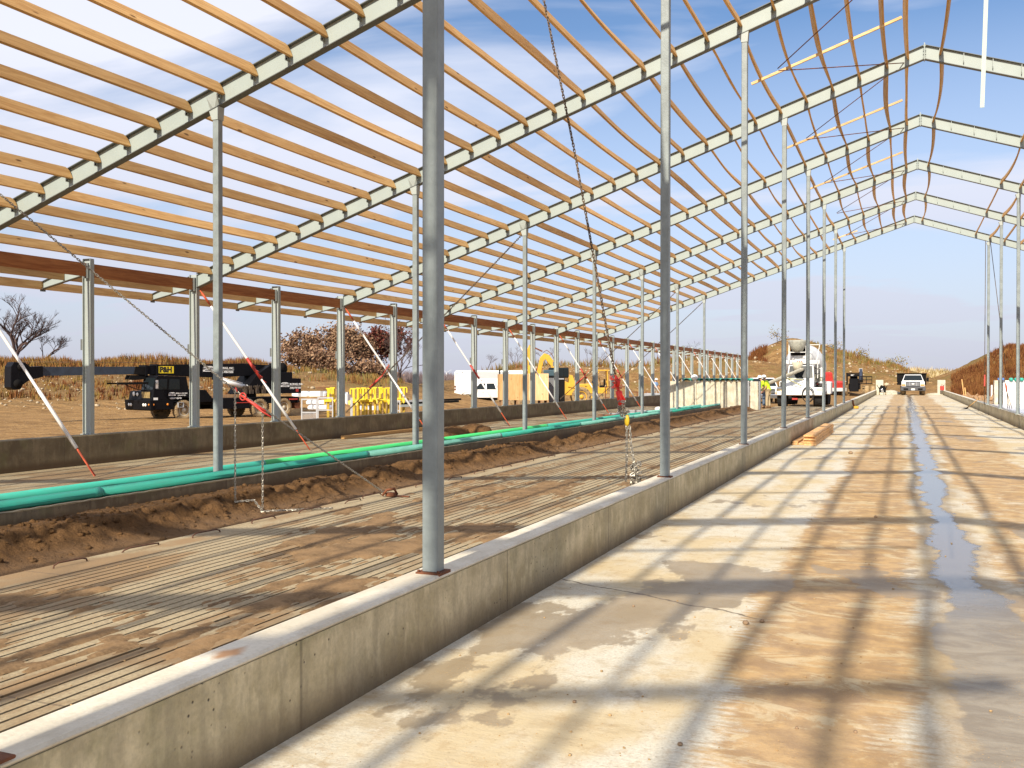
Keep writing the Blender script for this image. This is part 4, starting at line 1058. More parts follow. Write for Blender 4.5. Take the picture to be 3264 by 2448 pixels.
# ---------------------------------------------------------------- generic pickup
def pickup(label, loc, rz, grille=True, paint=M_white, bed=True, L=5.6, name='pickup_truck', hs=1.0, dark_front=False):
    t = thing(name, label, 'pickup truck', loc, rz)
    hw = 1.0
    b = MB()
    sidebox(b, [(-.95, .50), (-.95, 1.16), (.95, 1.12), (1.02, .95), (1.02, .50), (.48, .50), (.40, .80), (.14, .93), (-.14, .93), (-.40, .80), (-.48, .50)], -hw, hw)
    sidebox(b, [(-3.0, .50), (-3.0, 1.16), (-.94, 1.16), (-.94, .50)], -hw, hw)
    body = b.build('body', paint, t, bevel=.045)
    b = MB()
    k0, k1 = 1.16, 1.82
    ring = lambda z, x0, x1, w: [(x0, -w, z), (x1, -w, z), (x1, w, z), (x0, w, z)]
    vs_ = ring(k0, -2.75, -.42, hw - .03) + ring(k1, -2.45, -1.15, hw - .20)
    b.add(vs_, [(3, 2, 1, 0), (4, 5, 6, 7), (0, 1, 5, 4), (1, 2, 6, 5), (2, 3, 7, 6), (3, 0, 4, 7)])
    cabo = b.build('cab', paint, t, bevel=.05)
    def q(z0, z1, xs0, xs1, s):      # side glass
        f = lambda z: hw - .03 - .17 * (z - k0) / (k1 - k0) + .004
        bb = MB(); bb.add([(xs0[0], s * f(z0), z0), (xs0[1], s * f(z0), z0), (xs1[1], s * f(z1), z1), (xs1[0], s * f(z1), z1)], [(0, 1, 2, 3) if s > 0 else (3, 2, 1, 0)]); return bb.build('side_window', M_glass, cabo)
    for s in (-1, 1):
        q(1.22, 1.74, (-1.62, -.68), (-1.60, -1.14), s); q(1.22, 1.74, (-2.55, -1.74), (-2.36, -1.72), s)
    bb = MB(); fx = lambda z: -.42 - .73 * (z - k0) / (k1 - k0) + .006
    bb.add([(fx(1.21), -.88, 1.21), (fx(1.21), .88, 1.21), (fx(1.75), .74, 1.75), (fx(1.75), -.74, 1.75)], [(0, 1, 2, 3)]); bb.build('windscreen', M_glass, cabo)
    if bed:
        b = MB(); b.box(-L + 1.0, -3.03, -hw, -hw + .06, .55, 1.14); b.box(-L + 1.0, -3.03, hw - .06, hw, .55, 1.14); b.box(-L + 1.0, -L + 1.06, -hw + .06, hw - .06, .55, 1.12); b.box(-L + 1.06, -3.03, -hw + .06, hw - .06, .55, .62); b.build('load_bed', paint, t)
    b = MB(); b.box(1.0, 1.16, -hw - .01, hw + .01, .36, .62); b.box(.9, 1.1, -hw, hw, .62, .66); bmp = b.build('bumper', M_grey if dark_front else M_chrome, t, bevel=.03)
    b = MB(); b.box(1.02, 1.05, -.58, .58, .66, 1.04); gr = b.build('grille', M_blackm, t)
    b = MB(); 
    for z in (.74, .84, .94): b.box(1.05, 1.062, -.56, .56, z, z + .03)
    b.build('grille_bar', M_grey, gr)
    for s in (-1, 1):
        b = MB(); b.cbox(1.0, 1.06, s * .78 - .17, s * .78 + .17, .78, 1.02, .015); b.build('headlight', M_lens, t)
        b = MB(); b.cbox(1.0, 1.055, s * .78 - .17, s * .78 + .17, .67, .77, .012); b.build('indicator', M_amber, t)
        b = MB(); b.bar((-.75, s * .95, 1.25), (-.75, s * 1.12, 1.27), .03, .03); b.cbox(-.82, -.72, s * 1.18 - .1, s * 1.18 + .1, 1.15, 1.42, .02); b.build('door_mirror', M_blackm, t)
    b = MB(); b.box(-.6, -.59, hw, hw + .004, .55, 1.15); b.box(-1.72, -1.71, hw, hw + .004, .55, 1.15); b.box(-1.5, -1.34, hw, hw + .02, .98, 1.01); b.build('door_line', M_blackm, body)
    for x in (0, -3.6):
        for s in (1, -1): wheel(t, x, s * (hw - .14), .39, .26, s, M_galv)
    b = MB(); b.box(-4.4, .6, -.5, .5, .28, .5); b.build('chassis', M_blackm, t)
    return t
# ---------------------------------------------------------------- front discharge mixer
mx = thing('concrete_mixer', 'white front-discharge concrete mixer truck facing the viewer beyond the left columns', 'concrete mixer', (-5.82, 59.8, -.12), -PI / 2)
b = MB(); sidebox(b, [(-.05, .78), (.10, .80), (.18, 1.0), (.02, 1.15), (-.5, 1.62), (-1.9, 1.72), (-1.9, .78)], -.80, .80)
b.box(-1.5, -.05, -1.33, 1.33, .92, 1.16); hood = b.build('nose', M_white, mx, bevel=.05)
b = MB(); sidebox(b, [(.0, .66), (.16, .70), (.16, .93), (.0, .93)], -1.30, 1.30); b.build('bumper', M_white, mx, bevel=.03)
for s in (-1, 1):
    b = MB(); b.cbox(-.1, .02, s * 1.13 - .2, s * 1.13 + .2, .84, 1.12, .02); hh = b.build('headlight_box', M_white, mx)
    b = MB(); b.cbox(.02, .05, s * 1.13 - .15, s * 1.13 + .15, .90, 1.08, .012); b.build('headlight', mat('warm_lens' + str(s), (.8, .65, .4), .2), hh)
    b = MB(); b.box(-3.2, -1.6, s * 1.32 - .02, s * 1.32 + .02, .9, 1.5); b.box(-3.2, -1.6, s * 1.0 - .3, s * 1.0 + .32, 1.48, 1.54); b.build('mudguard', M_white, mx)
    b = MB(); b.cbox(-2.6, -1.7, s * 1.0 - .26, s * 1.0 + .26, 1.55, 1.95, .05); b.build('water_tank', mat('cream_paint' + str(s), (.66, .62, .48), .5, var=.2), mx)
b = MB(); ring = lambda z, x0, x1, w: [(x0, -w, z), (x1, -w, z), (x1, w, z), (x0, w, z)]
b.add(ring(1.60, -2.2, -.62, .80) + ring(2.52, -2.1, -.95, .72), [(3, 2, 1, 0), (4, 5, 6, 7), (0, 1, 5, 4), (1, 2, 6, 5), (2, 3, 7, 6), (3, 0, 4, 7)])
cb_ = b.build('cab', M_white, mx, bevel=.04)
fx = lambda z: -.62 - .33 * (z - 1.6) / .92 + .006
b = MB(); b.add([(fx(1.72), -.72, 1.72), (fx(1.72), .72, 1.72), (fx(2.46), .66, 2.46), (fx(2.46), -.66, 2.46)], [(0, 1, 2, 3)]); b.build('windscreen', M_glass, cb_)
b = MB()
for s in (-1, 1): b.add([(-1.9, s * .79, 1.75), (-.85, s * .785, 1.75), (-1.05, s * .735, 2.42), (-1.9, s * .74, 2.42)], [(0, 1, 2, 3) if s > 0 else (3, 2, 1, 0)])
b.build('side_window', M_glass, cb_)
b = MB(); b.cbox(-.9, -.8, -1.06, 1.08, 2.58, 2.80, .02); b.box(-.86, -.80, -1.0, -.96, 1.7, 2.6); b.box(-.86, -.80, .96, 1.0, 1.7, 2.6); b.build('light_bar', M_white, mx)
b = MB(); b.box(-.80, -.76, -.28, .12, 2.60, 2.66); 
for y in (-.2, -.08, .04): b.lathe([(.05, 0), (.03, .06)], (-.80, y, 2.7), (1, 0, 0), 8)
b.build('light_cluster', M_redo, mx)
drumM = mat('drum_paint', (.78, .78, .76), .45, var=.2, vscale=2.2)
b = MB(); b.lathe([(.42, 0), (.62, .35), (1.16, 2.2), (1.22, 3.6), (1.0, 4.9), (.6, 5.6), (.2, 5.7)], (-1.0, .0, 3.12), (-1, 0, -.20), 28); dr = b.build('drum', drumM, mx)
b = MB(); b.lathe([(.655, .0), (.655, .05)], (-1.42, 0, 3.04), (-1, 0, -.2), 28); b.lathe([(1.205, 0), (1.225, .05)], (-3.8, .0, 2.55), (-1, 0, -.2), 28); b.build('drum_band', M_grey, dr)
b = MB(); b.lathe([(.05, -.62), (.30, -.52), (.46, -.25), (.53, .0), (.54, .12), (.50, .12), (.46, 0), (.2, -.4)], (-.55, -.17, 3.88), (0, 0, 1), 22); b.build('charge_hopper', mat('hopper_grey', (.42, .42, .36), .7, var=.35, vscale=5), mx)
b = MB(); b.use(M_blackm); b.box(-1.3, -.95, -.62, .30, 3.1, 3.95)
b.use(M_white)
for y in (-.66, .33): b.bar((-.5, y, 2.8), (-.6, y, 3.9), .05, .05)
b.bar((-.45, -.66, 3.28), (-.45, .7, 3.28), .04, .04); b.bar((-.5, .95, 2.8), (-.5, 1.12, 3.72), .035, .035); b.bar((-.5, .45, 3.72), (-.5, 1.12, 3.72), .035, .035)
b.build('hopper_frame', None, mx)
b = MB(); b.lathe([(.34, .25), (.20, -.25)], (-.1, -.12, 2.42), (0, 0, 1), 14); b.build('discharge_spout', M_tank, mx)
# chute trough swinging to the truck's right
b = MB(); P, Q = Vector((.25, .18, 2.34)), Vector((1.15, -1.95, 1.36)); d = (Q - P).normalized(); sd_ = d.cross(Vector((0, 0, 1))).normalized(); up_ = sd_.cross(d); ring = []
for e in (P, Q):
    for a in range(9):
        th = PI + PI * a / 8; ring.append(e + sd_ * math.cos(th) * .19 + up_ * math.sin(th) * .19)
    for a in range(8, -1, -1):
        th = PI + PI * a / 8; ring.append(e + sd_ * math.cos(th) * .175 + up_ * math.sin(th) * .175)
b.add(ring, [tuple(range(17, -1, -1)), tuple(range(18, 36))] + [(i, (i + 1) % 18, 18 + (i + 1) % 18, 18 + i) for i in range(18)]); b.build('chute', mat('chute_grey', (.52, .50, .42), .6, var=.35, vscale=6), mx)
b = MB(); b.tube([(-.1, .2, 1.62), (.8, -1.0, 1.72)], .04, 6); b.tube([(.2, .15, 1.25), (.35, -.55, 1.62), (.5, -.75, 1.75)], .035, 6); b.build('chute_ram', mat('ram_paint', (.6, .6, .35), .5), mx)
b = MB(); pts = [(.22, .52 + .34 * math.cos(a), .74 + .46 * math.sin(a)) for a in [2 * PI * i / 22 for i in range(22)]]; b.tube(pts, .022, 6, closed=True); pts = [(.24, .50 + .30 * math.cos(a), .72 + .42 * math.sin(a)) for a in [2 * PI * i / 22 for i in range(22)]]; b.tube(pts, .022, 6, closed=True); b.build('water_hose', M_rubberd, mx)
b = MB(); b.prism([(-.36, 0), (0, -.03), (.36, 0), (0, -.055)], lambda u, v, k: (k, u, 1.02 + v), .15, .165); b.build('wing_emblem', M_grey, hood)
textmesh('nose_mark', 'O', .07, M_letterk, hood, frontM(.175, -.42, .92), .002)
b = MB(); b.cbox(-.95, -.75, 1.15, 1.42, 1.78, 2.35, .02); b.bar((-.9, 1.0, 2.3), (-.85, 1.3, 2.32), .03, .03); b.build('door_mirror', M_white, mx)
b = MB()
for i in range(6): b.bar((-.7 - .05 * i, .86 + .04 * i, 1.2 + .02 * i), (-.9 - .1 * i, .82 + .05 * i, 2.55), .03, .03)
for z in (1.4, 1.7, 2.0, 2.3): b.bar((-.72, .84, z), (-.72, 1.08, z), .025, .025)
b.build('ladder', M_blackm, mx)
for x, r in ((-.75, .60), (-5.4, .55), (-6.8, .55)):
    for s in (1, -1): wheel(mx, x, s * 1.04, r, .54 if x > -1 else .5, s, M_galv, M_rubberd)
b = MB(); b.box(-7.6, -.4, -.5, .5, .55, .95); b.box(-7.6, -4.4, -1.2, 1.2, 1.15, 1.3); b.bar((-.3, -.35, .52), (-.3, .72, .55), .06, .06); b.build('chassis', M_blackm, mx)
b = MB(); b.box(-.05, .0, -.42, -.1, .42, .52); b.build('tow_pin', M_red, mx)
b = MB(); b.cbox(-5.0, -3.4, .8, 1.55, .7, 1.5, .05); b.build('side_tank', M_white, mx)
# ---------------------------------------------------------------- vehicles beyond the mixer
pickup('white pickup truck parked between the pale wall and the concrete mixer', (-9.3, 71.0, -.2), -PI / 2 + .25)
rt_ = thing('red_truck', 'red truck cab partly hidden behind the mixer and a grey column', 'truck', (-7.05, 104.0, -.2), -PI / 2 + .75)
b = MB(); sidebox(b, [(.9, .6), (.9, 1.35), (.5, 1.5), (-.9, 1.58), (-1.0, 2.3), (-1.2, 2.45), (-2.6, 2.45), (-2.6, .6), (-.6, .6), (-.45, .95), (-.2, 1.15), (.15, 1.15), (.42, .95), (.5, .6)], -1.1, 1.1); rb = b.build('cab', M_red, rt_, bevel=.05)
b = MB(); b.add([(-1.03, 1.105, 1.62), (-1.12, 1.105, 2.3), (-1.95, 1.105, 2.3), (-1.95, 1.105, 1.62)], [(0, 3, 2, 1), (0, 1, 2, 3)]); b.build('side_window', M_glass, rb)
b = MB(); b.box(.9, 1.05, -1.15, 1.15, .45, .8); b.build('bumper', M_white, rt_, bevel=.02)
for s in (1, -1):
    wheel(rt_, 0, s * .95, .52, .3, s, M_white); wheel(rt_, -3.8, s * .95, .52, .3, s, M_white)
b = MB(); b.box(-5.0, -2.65, -1.1, 1.1, .95, 1.15); b.box(-2.9, -2.7, -1.1, 1.1, 1.15, 2.0); b.build('flat_bed', M_grey, rt_)
te = thing('telehandler', 'black telescopic handler with its boom raised, beyond the left kerb', 'telehandler', (-4.75, 103.8, -.2), -PI / 2)
b = MB(); b.cbox(-3.4, .0, -.55, .5, .62, 1.25, .06); b.cbox(-.25, .12, -.45, .45, .42, 1.75, .05); b.build('chassis', M_black, te)
b = MB()
for x in (-.2, -1.5):
    for y in (-.72, .5): b.bar((x, y, 1.1), (x, y, 2.28), .09, .09)
b.box(-1.6, -.1, -.78, .56, 2.24, 2.34); tc_ = b.build('cab_frame', M_black, te)
textmesh('roof_number', 'G2-9', .16, M_letter, tc_, frontM(-.07, -.15, 2.10), .006)
b = MB(); b.box(-.16, -.10, -.7, .5, 1.98, 2.22); b.build('roof_header', M_black, tc_)
b = MB(); b.bar((-4.2, .55, 1.5), (-.4, .62, 2.62), .34, .36); b.bar((-.55, .62, 2.62), (.5, .68, 1.5), .26, .34); b.build('boom', mat('blue_black_boom', (.03, .04, .07), .4, var=.3), te)
b = MB()
for z in (1.25, 1.62, 1.95): b.bar((.7, .6, z), (.7, 1.75, z), .07, .09)
for y in (.72, 1.2, 1.72): b.bar((.7, y, 1.2), (.7, y, 2.0), .06, .06)
b.bar((.7, .7, 1.25), (1.8, .7, 1.22), .1, .05); b.bar((.7, 1.6, 1.25), (1.8, 1.6, 1.22), .1, .05); b.build('fork_carriage', M_blackm, te)
for x in (-.55, -2.9):
    for y, s in ((-1.0, -1), (.98, 1)): wheel(te, x, y, .52, .38, s, M_galv, M_rubber)
b = MB(); b.tube([(-.1, -.75, 1.45), (-.0, -.95, 1.5)], .03, 6); b.sphere((0, -.98, 1.55), .09, 8, 6); b.build('work_lamp', M_lens, te)
b = MB(); b.cbox(-.9, -.6, -.42, .3, 1.25, 2.0, .05); b.build('seat', M_blackm, te)
tl = thing('tyre_pair', 'two upright tan muddy tyres behind the end of the left kerb', 'tyres', (-3.3, 101.9, -.15), -PI / 2)
for y in (-.15, .42):
    b = MB(); b.lathe([(.26, -.17), (.44, -.2), (.5, -.12), (.5, .12), (.44, .2), (.26, .17)], (0, y, .5), (0, 1, 0), 24); b.build('tyre', mat('tan_mud_tyre' + str(y), (.46, .32, .16), .95, var=.5, vscale=6), tl)
# white work truck with dark dump body on the alley
fd = thing('dump_truck', 'white-cabbed work truck with black dump body driving up the alley', 'truck', (.74, 97.9, 0.0), -PI / 2)
b = MB()
sidebox(b, [(-.70, .62), (-.70, 1.34), (.55, 1.30), (.86, 1.20), (.92, .95), (.92, .62), (.52, .62), (.40, .88), (.1, 1.02), (-.1, 1.02), (-.40, .88), (-.52, .62)], -1.0, 1.0); sidebox(b, [(-2.1, .6), (-2.1, 1.32), (-.69, 1.34), (-.69, .6)], -1.0, 1.0)
fb = b.build('body', M_white, fd, bevel=.05)
b = MB(); ring = lambda z, x0, x1, w: [(x0, -w, z), (x1, -w, z), (x1, w, z), (x0, w, z)]
b.add(ring(1.33, -2.1, -.30, .95) + ring(1.94, -2.0, -.98, .72), [(3, 2, 1, 0), (4, 5, 6, 7), (0, 1, 5, 4), (1, 2, 6, 5), (2, 3, 7, 6), (3, 0, 4, 7)]); fc = b.build('cab', M_white, fd, bevel=.05)
fx = lambda z: -.30 - .68 * (z - 1.33) / .61 + .006
b = MB(); b.add([(fx(1.38), -.86, 1.38), (fx(1.38), .86, 1.38), (fx(1.88), .69, 1.88), (fx(1.88), -.69, 1.88)], [(0, 1, 2, 3)]); b.build('windscreen', M_glass, fc)
b = MB()
for s in (-1, 1): b.add([(-1.85, s * .948, 1.40), (-.55, s * .948, 1.40), (-1.05, s * .765, 1.86), (-1.85, s * .765, 1.86)], [(0, 1, 2, 3) if s > 0 else (3, 2, 1, 0)])
b.build('side_window', M_glass, fc)
b = MB(); b.cbox(.85, 1.10, -1.08, 1.08, .42, .76, .04); b.box(.9, 1.0, -1.02, 1.02, .76, .84); bu = b.build('bumper', mat('charcoal_plastic', (.07, .07, .075), .5), fd)
b = MB(); 
for s in (-1, 1): b.box(1.10, 1.112, s * .62 - .2, s * .62 + .2, .50, .66)
b.build('air_intake', M_blackm, bu)
b = MB(); b.box(1.10, 1.115, -.16, .16, .48, .64); pl_ = b.build('number_plate', M_letter, bu)
b = MB(); b.cbox(.90, .965, -.62, .62, .84, 1.26, .03); gr_ = b.build('grille', mat('dark_grille', (.035, .035, .04), .4), fd)
b = MB()
for z in (.92, 1.02, 1.12): b.box(.966, .978, -.56, .56, z, z + .045)
for s in (-.3, .3): b.box(.966, .976, s - .02, s + .02, .88, 1.22)
b.build('grille_bar', M_grey, gr_)
b = MB(); poly = [(.12 * math.cos(a), .055 * math.sin(a)) for a in [2 * PI * i / 20 for i in range(20)]]; b.prism(poly, lambda u, v, k: (k, u, 1.065 + v), .98, .992); b.build('oval_badge', M_lens, gr_)
for s in (-1, 1):
    b = MB(); b.cbox(.86, .95, s * .81 - .16, s * .81 + .16, 1.02, 1.24, .02); b.build('headlight', M_lens, fd)
    b = MB(); b.cbox(.86, .945, s * .81 - .16, s * .81 + .16, .88, 1.01, .015); b.build('indicator', M_amber, fd)
    b = MB(); b.bar((-.6, s * .9, 1.45), (-.6, s * 1.2, 1.48), .04, .04); b.cbox(-.68, -.56, s * 1.27 - .1, s * 1.27 + .1, 1.28, 1.66, .03); b.build('door_mirror', M_blackm, fd)
for x in (0, -4.2):
    for s in (1, -1): wheel(fd, x, s * .86, .42, .28 if x == 0 else .5, s, M_galv)
b = MB(); b.box(-5.6, .8, -.45, .45, .45, .7); b.build('chassis', M_blackm, fd)
b = MB(); b.box(-5.8, -2.3, -1.42, -1.34, .95, 2.02); b.box(-5.8, -2.3, 1.10, 1.18, .95, 2.02); b.box(-2.36, -2.3, -1.34, 1.10, .95, 2.02); b.box(-5.8, -2.36, -1.34, 1.1, .95, 1.02)
for i in range(5): b.box(-2.299, -2.27, -1.36 + i * .6, -1.30 + i * .6, .95, 2.02)
b.box(-2.4, -2.2, -1.45, 1.25, 2.0, 2.08); b.build('dump_body', M_blackm, fd)
b = MB(); b.bar((-2.6, -.35, 1.9), (-2.6, -.35, 2.5), .04, .04); b.bar((-2.8, .4, 1.9), (-2.8, .42, 2.66), .035, .035); b.bar((-3, .55, 1.9), (-3, .6, 2.4), .06, .05); b.bar((-2.5, .8, 2.1), (-2.5, 1.5, 2.05), .05, .1); b.bar((-2.8, .3, 2.3), (-2.8, .5, 2.28), .03, .05); b.build('tools', M_scrap, fd)
b = MB(); b.bar((-.9, -1.75, 1.15), (-.9, -1.35, 1.17), .03, .04); b.bar((-.9, 1.4, 1.18), (-.9, 1.68, 1.15), .03, .04); b.build('tie_rail', M_pine, fd)
# ================================================================ YARD BEYOND THE OUTER WALL
def zz(y, d): return 1.6 + (1206 - y) / 3068.7 * d
def face(px, d): 
    x, y = at(px, d); return math.atan2(-y, -x)            # direction from the spot to the viewer
VR = (math.cos(YAW), math.sin(YAW))                         # picture-right direction on the ground
RZ_R = math.atan2(VR[1], VR[0])
def gz(x, y): return hgt(x, y)
# white pickup facing left, box trailer behind it
x, y = at(1489, 84); pickup('white pickup truck facing left behind the plywood crate', (x, y, -.62), RZ_R + PI, L=5.7)
x, y = at(1500, 90); bt = thing('box_trailer', 'tall white box trailer standing behind the white pickup', 'trailer', (x, y, -.62), RZ_R + PI)
b = MB(); b.cbox(-5.2, 1.45, -1.1, 1.1, .55, 2.88, .16); tb = b.build('box', M_white, bt, bevel=.03)
b = MB(); b.box(-5.1, -.3, 1.101, 1.112, 2.2, 2.78); b.box(-4.4, -3.2, 1.101, 1.11, .8, 2.1); b.build('side_shade_panel', mat('shaded_alu', (.55, .56, .56), .4, .3), tb)  # shaded trailer side painted as grey panels
b = MB(); b.lathe([(.05, 0), (.03, .03)], (.7, 1.1, 2.7), (0, 1, 0), 8); b.lathe([(.04, 0), (.03, .03)], (1.2, 1.1, 2.62), (0, 1, 0), 8); b.build('marker_lamp', M_blackm, tb)
b = MB(); b.box(1.3, 1.46, 1.05, 1.13, 1.35, 1.48); b.box(1.3, 1.46, 1.05, 1.13, 1.1, 1.22); b.build('tail_lamp', M_rust, tb)
for s in (1, -1): wheel(bt, -2.6, s * .95, .36, .24, s)
# plywood crate on timber bearers
x, y = at(1668, 60); pc = thing('plywood_crate', 'big plywood-sided crate raised on timber bearers beyond the wall', 'crate', (x, y, -.55), RZ_R + .12)
b = MB(); b.box(-1.55, 0.25, -.6, .6, .78, 2.38); b.build('plywood_panel', M_ply, pc)
b = MB(); b.box(.262, 1.5, -.58, .6, .76, 2.42); b.build('plywood_panel', wood('pale_plywood', (.80, .58, .33), (.66, .43, .2), 'z', rand=.1), pc)
b = MB()
for xx in (-1.45, -1.0, -.5, 0, .5, 1.0, 1.4): b.box(xx, xx + .12, -.62, .6, .1, .75)
b.box(-1.5, 1.5, -.5, .5, .0, .1); b.build('bearers', M_scrap, pc)
b = MB(); b.box(-.9, .1, -.3, .3, 2.385, 2.52); b.build('crate_load', M_wrap, pc)
# dark slatted container
x, y = at(1762, 62); dc = thing('dark_container', 'dark slatted steel container right of the plywood crate', 'container', (x, y, -.6), RZ_R)
b = MB(); b.box(-.52, .75, -.5, 1.4, .1, 2.30); cbd = b.build('box', M_blackm, dc)
b = MB()
for i in range(9): b.box(-.50 + i * .065, -.47 + i * .065, -.53, -.501, .15, 2.2)
b.box(.1, .7, -.53, -.501, .3, .36); b.box(.1, .7, -.53, -.501, 2.1, 2.18); b.build('slats', M_grey, dc)
b = MB(); b.cbox(-.6, .2, .2, 1.0, 2.301, 2.72, .05); b.build('cab_window', mat('tinted_glass', (.06, .1, .12), .1), dc)
# excavator: boom and stick above the crate
x, y = at(1700, 80); ex = thing('excavator', 'yellow excavator with folded boom rising behind the plywood crate', 'excavator', (x, y, -.6), RZ_R)
def archbar(b, pts, w, th):
    for p, q in zip(pts, pts[1:]): b.bar((p[0], 0, p[1]), (q[0], 0, q[1]), w, th, up=(0, 1, 0)) if False else b.bar((p[0], 0, p[1]), (q[0], 0, q[1]), th, w)
b = MB(); sidebox(b, [(.2, 2.3), (.55, 3.9), (.9, 4.25), (1.3, 4.1), (1.75, 3.5), (1.95, 2.4), (1.6, 2.3), (1.45, 3.2), (1.0, 3.75), (.85, 3.6), (.55, 2.3)], -.22, .22); b.build('boom', M_yellow, ex, bevel=.03)
b = MB(); sidebox(b, [(-.45, 2.3), (-.50, 4.6), (-.35, 4.95), (-.15, 4.75), (-.02, 2.3)], -.16, .16); b.build('stick', M_yellow, ex, bevel=.03)
b = MB(); b.bar((-.35, 0, 4.9), (.75, 0, 4.4), .1, .12); b.bar((-1.15, 0, 3.25), (-.4, 0, 2.5), .16, .2); b.tube([(.1, .2, 2.6), (.9, .2, 3.9)], .07, 8); b.tube([(.8, -.25, 4.3), (1.1, -.25, 4.5), (1.5, -.25, 4.2), (1.9, -.25, 3.4)], .03, 6); b.build('cylinders', M_rust, ex)
b = MB(); b.cbox(-1.6, 2.2, -1.2, 1.2, .9, 2.2, .1); b.cbox(.3, 1.8, -1.0, 1.0, 2.2, 2.45, .05); b.build('house', M_yellow, ex)
b = MB(); b.cbox(1.75, 2.9, -.8, .4, 2.2, 3.05, .08); b.build('cab', M_glass, ex)
for s in (-1, 1):
    b = MB(); sidebox(b, [(-1.9, .2), (-1.6, 0), (1.9, 0), (2.2, .2), (2.2, .65), (1.9, .85), (-1.6, .85), (-1.9, .65)], s * 1.0 - .25, s * 1.0 + .25); b.build('track', M_rubber, ex)
b = MB(); b.tube([(-2.8, 0, 2.4), (-2.8, 0, 2.9)], .06, 8); b.build('exhaust', M_blackm, ex)
# wheel loader, mostly behind the container
x, y = at(1812, 76); wl_ = thing('wheel_loader', 'yellow wheel loader with big muddy tyres right of the dark container', 'wheel loader', (x, y, -.6), RZ_R)
b = MB(); sidebox(b, [(-2.2, .9), (-2.2, 2.0), (-.6, 2.1), (.1, 1.75), (.9, 1.3), (.9, .8)], -.6, .6); b.build('engine_cover', M_yellow, wl_, bevel=.05)
b = MB(); sidebox(b, [(-.1, 1.5), (.1, 2.45), (.28, 2.4), (.45, 1.9), (.9, 1.5), (.9, 1.3)], -.7, -.5); sidebox(b, [(-.1, 1.5), (.1, 2.45), (.28, 2.4), (.45, 1.9), (.9, 1.5), (.9, 1.3)], .5, .7); b.build('lift_arm', M_yellow, wl_, bevel=.02)
for xx in (.95, -1.5):
    for s in (1, -1): wheel(wl_, xx, s * .95, .74, .5, s, M_yellow, M_rubber)
b = MB(); b.cbox(-1.6, -.4, -.65, .65, 2.05, 3.0, .06); b.build('cab', M_glass, wl_)
# bulldozer
x, y = at(1892, 85); bd = thing('bulldozer', 'small yellow bulldozer with open canopy frame at the foot of the earth bank', 'bulldozer', (x, y, -.5), RZ_R)
b = MB(); sidebox(b, [(-1.35, .75), (-1.35, 1.45), (-1.2, 1.58), (.25, 1.62), (.45, 1.25), (1.15, 1.25), (1.15, .7)], -.5, .5); hb = b.build('engine_cover', M_yellow, bd, bevel=.05)
textmesh('hood_mark', '450', .14, M_letterk, hb, Matrix.Translation((-.7, -.505, 1.35)) @ Matrix.Rotation(PI / 2, 4, 'X'), .003)
b = MB()
for yy in (-.55, .55):
    b.bar((.25, yy, 1.3), (.12, yy, 2.75), .09, .09); b.bar((1.2, yy, 1.2), (1.15, yy, 2.75), .09, .09)
b.box(.0, 1.3, -.65, .65, 2.72, 2.82); b.bar((.2, -.55, 2.4), (.5, -.55, 2.72), .06, .06); b.build('canopy_frame', M_yellow, bd)
b = MB(); b.cbox(.55, .95, -.3, .3, 1.25, 1.45, .05); b.cbox(.9, 1.02, -.3, .3, 1.4, 2.0, .04); b.bar((.6, -.1, 1.5), (.5, -.1, 2.1), .05, .05); b.build('seat', M_blackm, bd)
b = MB(); b.tube([(-.75, 0, 1.58), (-.75, 0, 2.55)], .05, 8); b.cbox(-.15, .1, -.1, .1, 1.6, 1.85, .02); b.build('exhaust', M_blackm, bd)
for s in (-1, 1):
    b = MB(); sidebox(b, [(-1.3, .25), (-1.1, .05), (1.0, .05), (1.3, .3), (1.3, .6), (1.0, .75), (-1.0, .7), (-1.3, .5)], s * .75 - .2, s * .75 + .2); b.build('track', M_rubber, bd)
b = MB(); sidebox(b, [(-1.85, .05), (-1.72, .05), (-1.68, .5), (-1.72, .95), (-1.85, .95), (-1.80, .5)], -1.1, 1.1); b.bar((-1.75, -.9, .45), (.3, -.95, .4), .1, .14); b.bar((-1.75, .9, .45), (.3, .95, .4), .1, .14); b.build('blade', M_yellow, bd)
# brown steel fence panels with a wire look
for i, (p0, p1, d, nb) in enumerate(((1930, 1998, 62, 4), (2002, 2060, 66, 3), (2060, 2105, 70, 3))):
    xa, ya = at(p0, d); xb, yb = at(p1, d); t = thing('fence_panel', ['brown railed fence panel left of the blue-shirted man', 'low brown fence panel by the blue-shirted man', 'short fence panel right of the blue-shirted man'][i], 'fence panel', (xa, ya, -.4), math.atan2(yb - ya, xb - xa), 'brown fence panels'); L = math.hypot(xb - xa, yb - ya)
    h = (1.45, 1.05, 1.0)[i]
    b = MB()
    for j in range(nb): xx = L * j / (nb - 1); b.box(xx - .03, xx + .03, -.03, .03, 0, h)
    b.build('posts', M_rust, t)
    b = MB(); 
    for z in (.35, .7, h - .05): b.box(.03, L - .03, -.02, .02, z, z + .05)
    b.build('rails', M_rust, t)
b = MB(); x, y = at(2090, 66); b.cbox(x - .7, x + .5, y - .5, y + .5, -.3, .55, .04); tag(b.build('metal_trough', M_grey), 'grey metal trough in front of the blue-shirted man', 'trough')
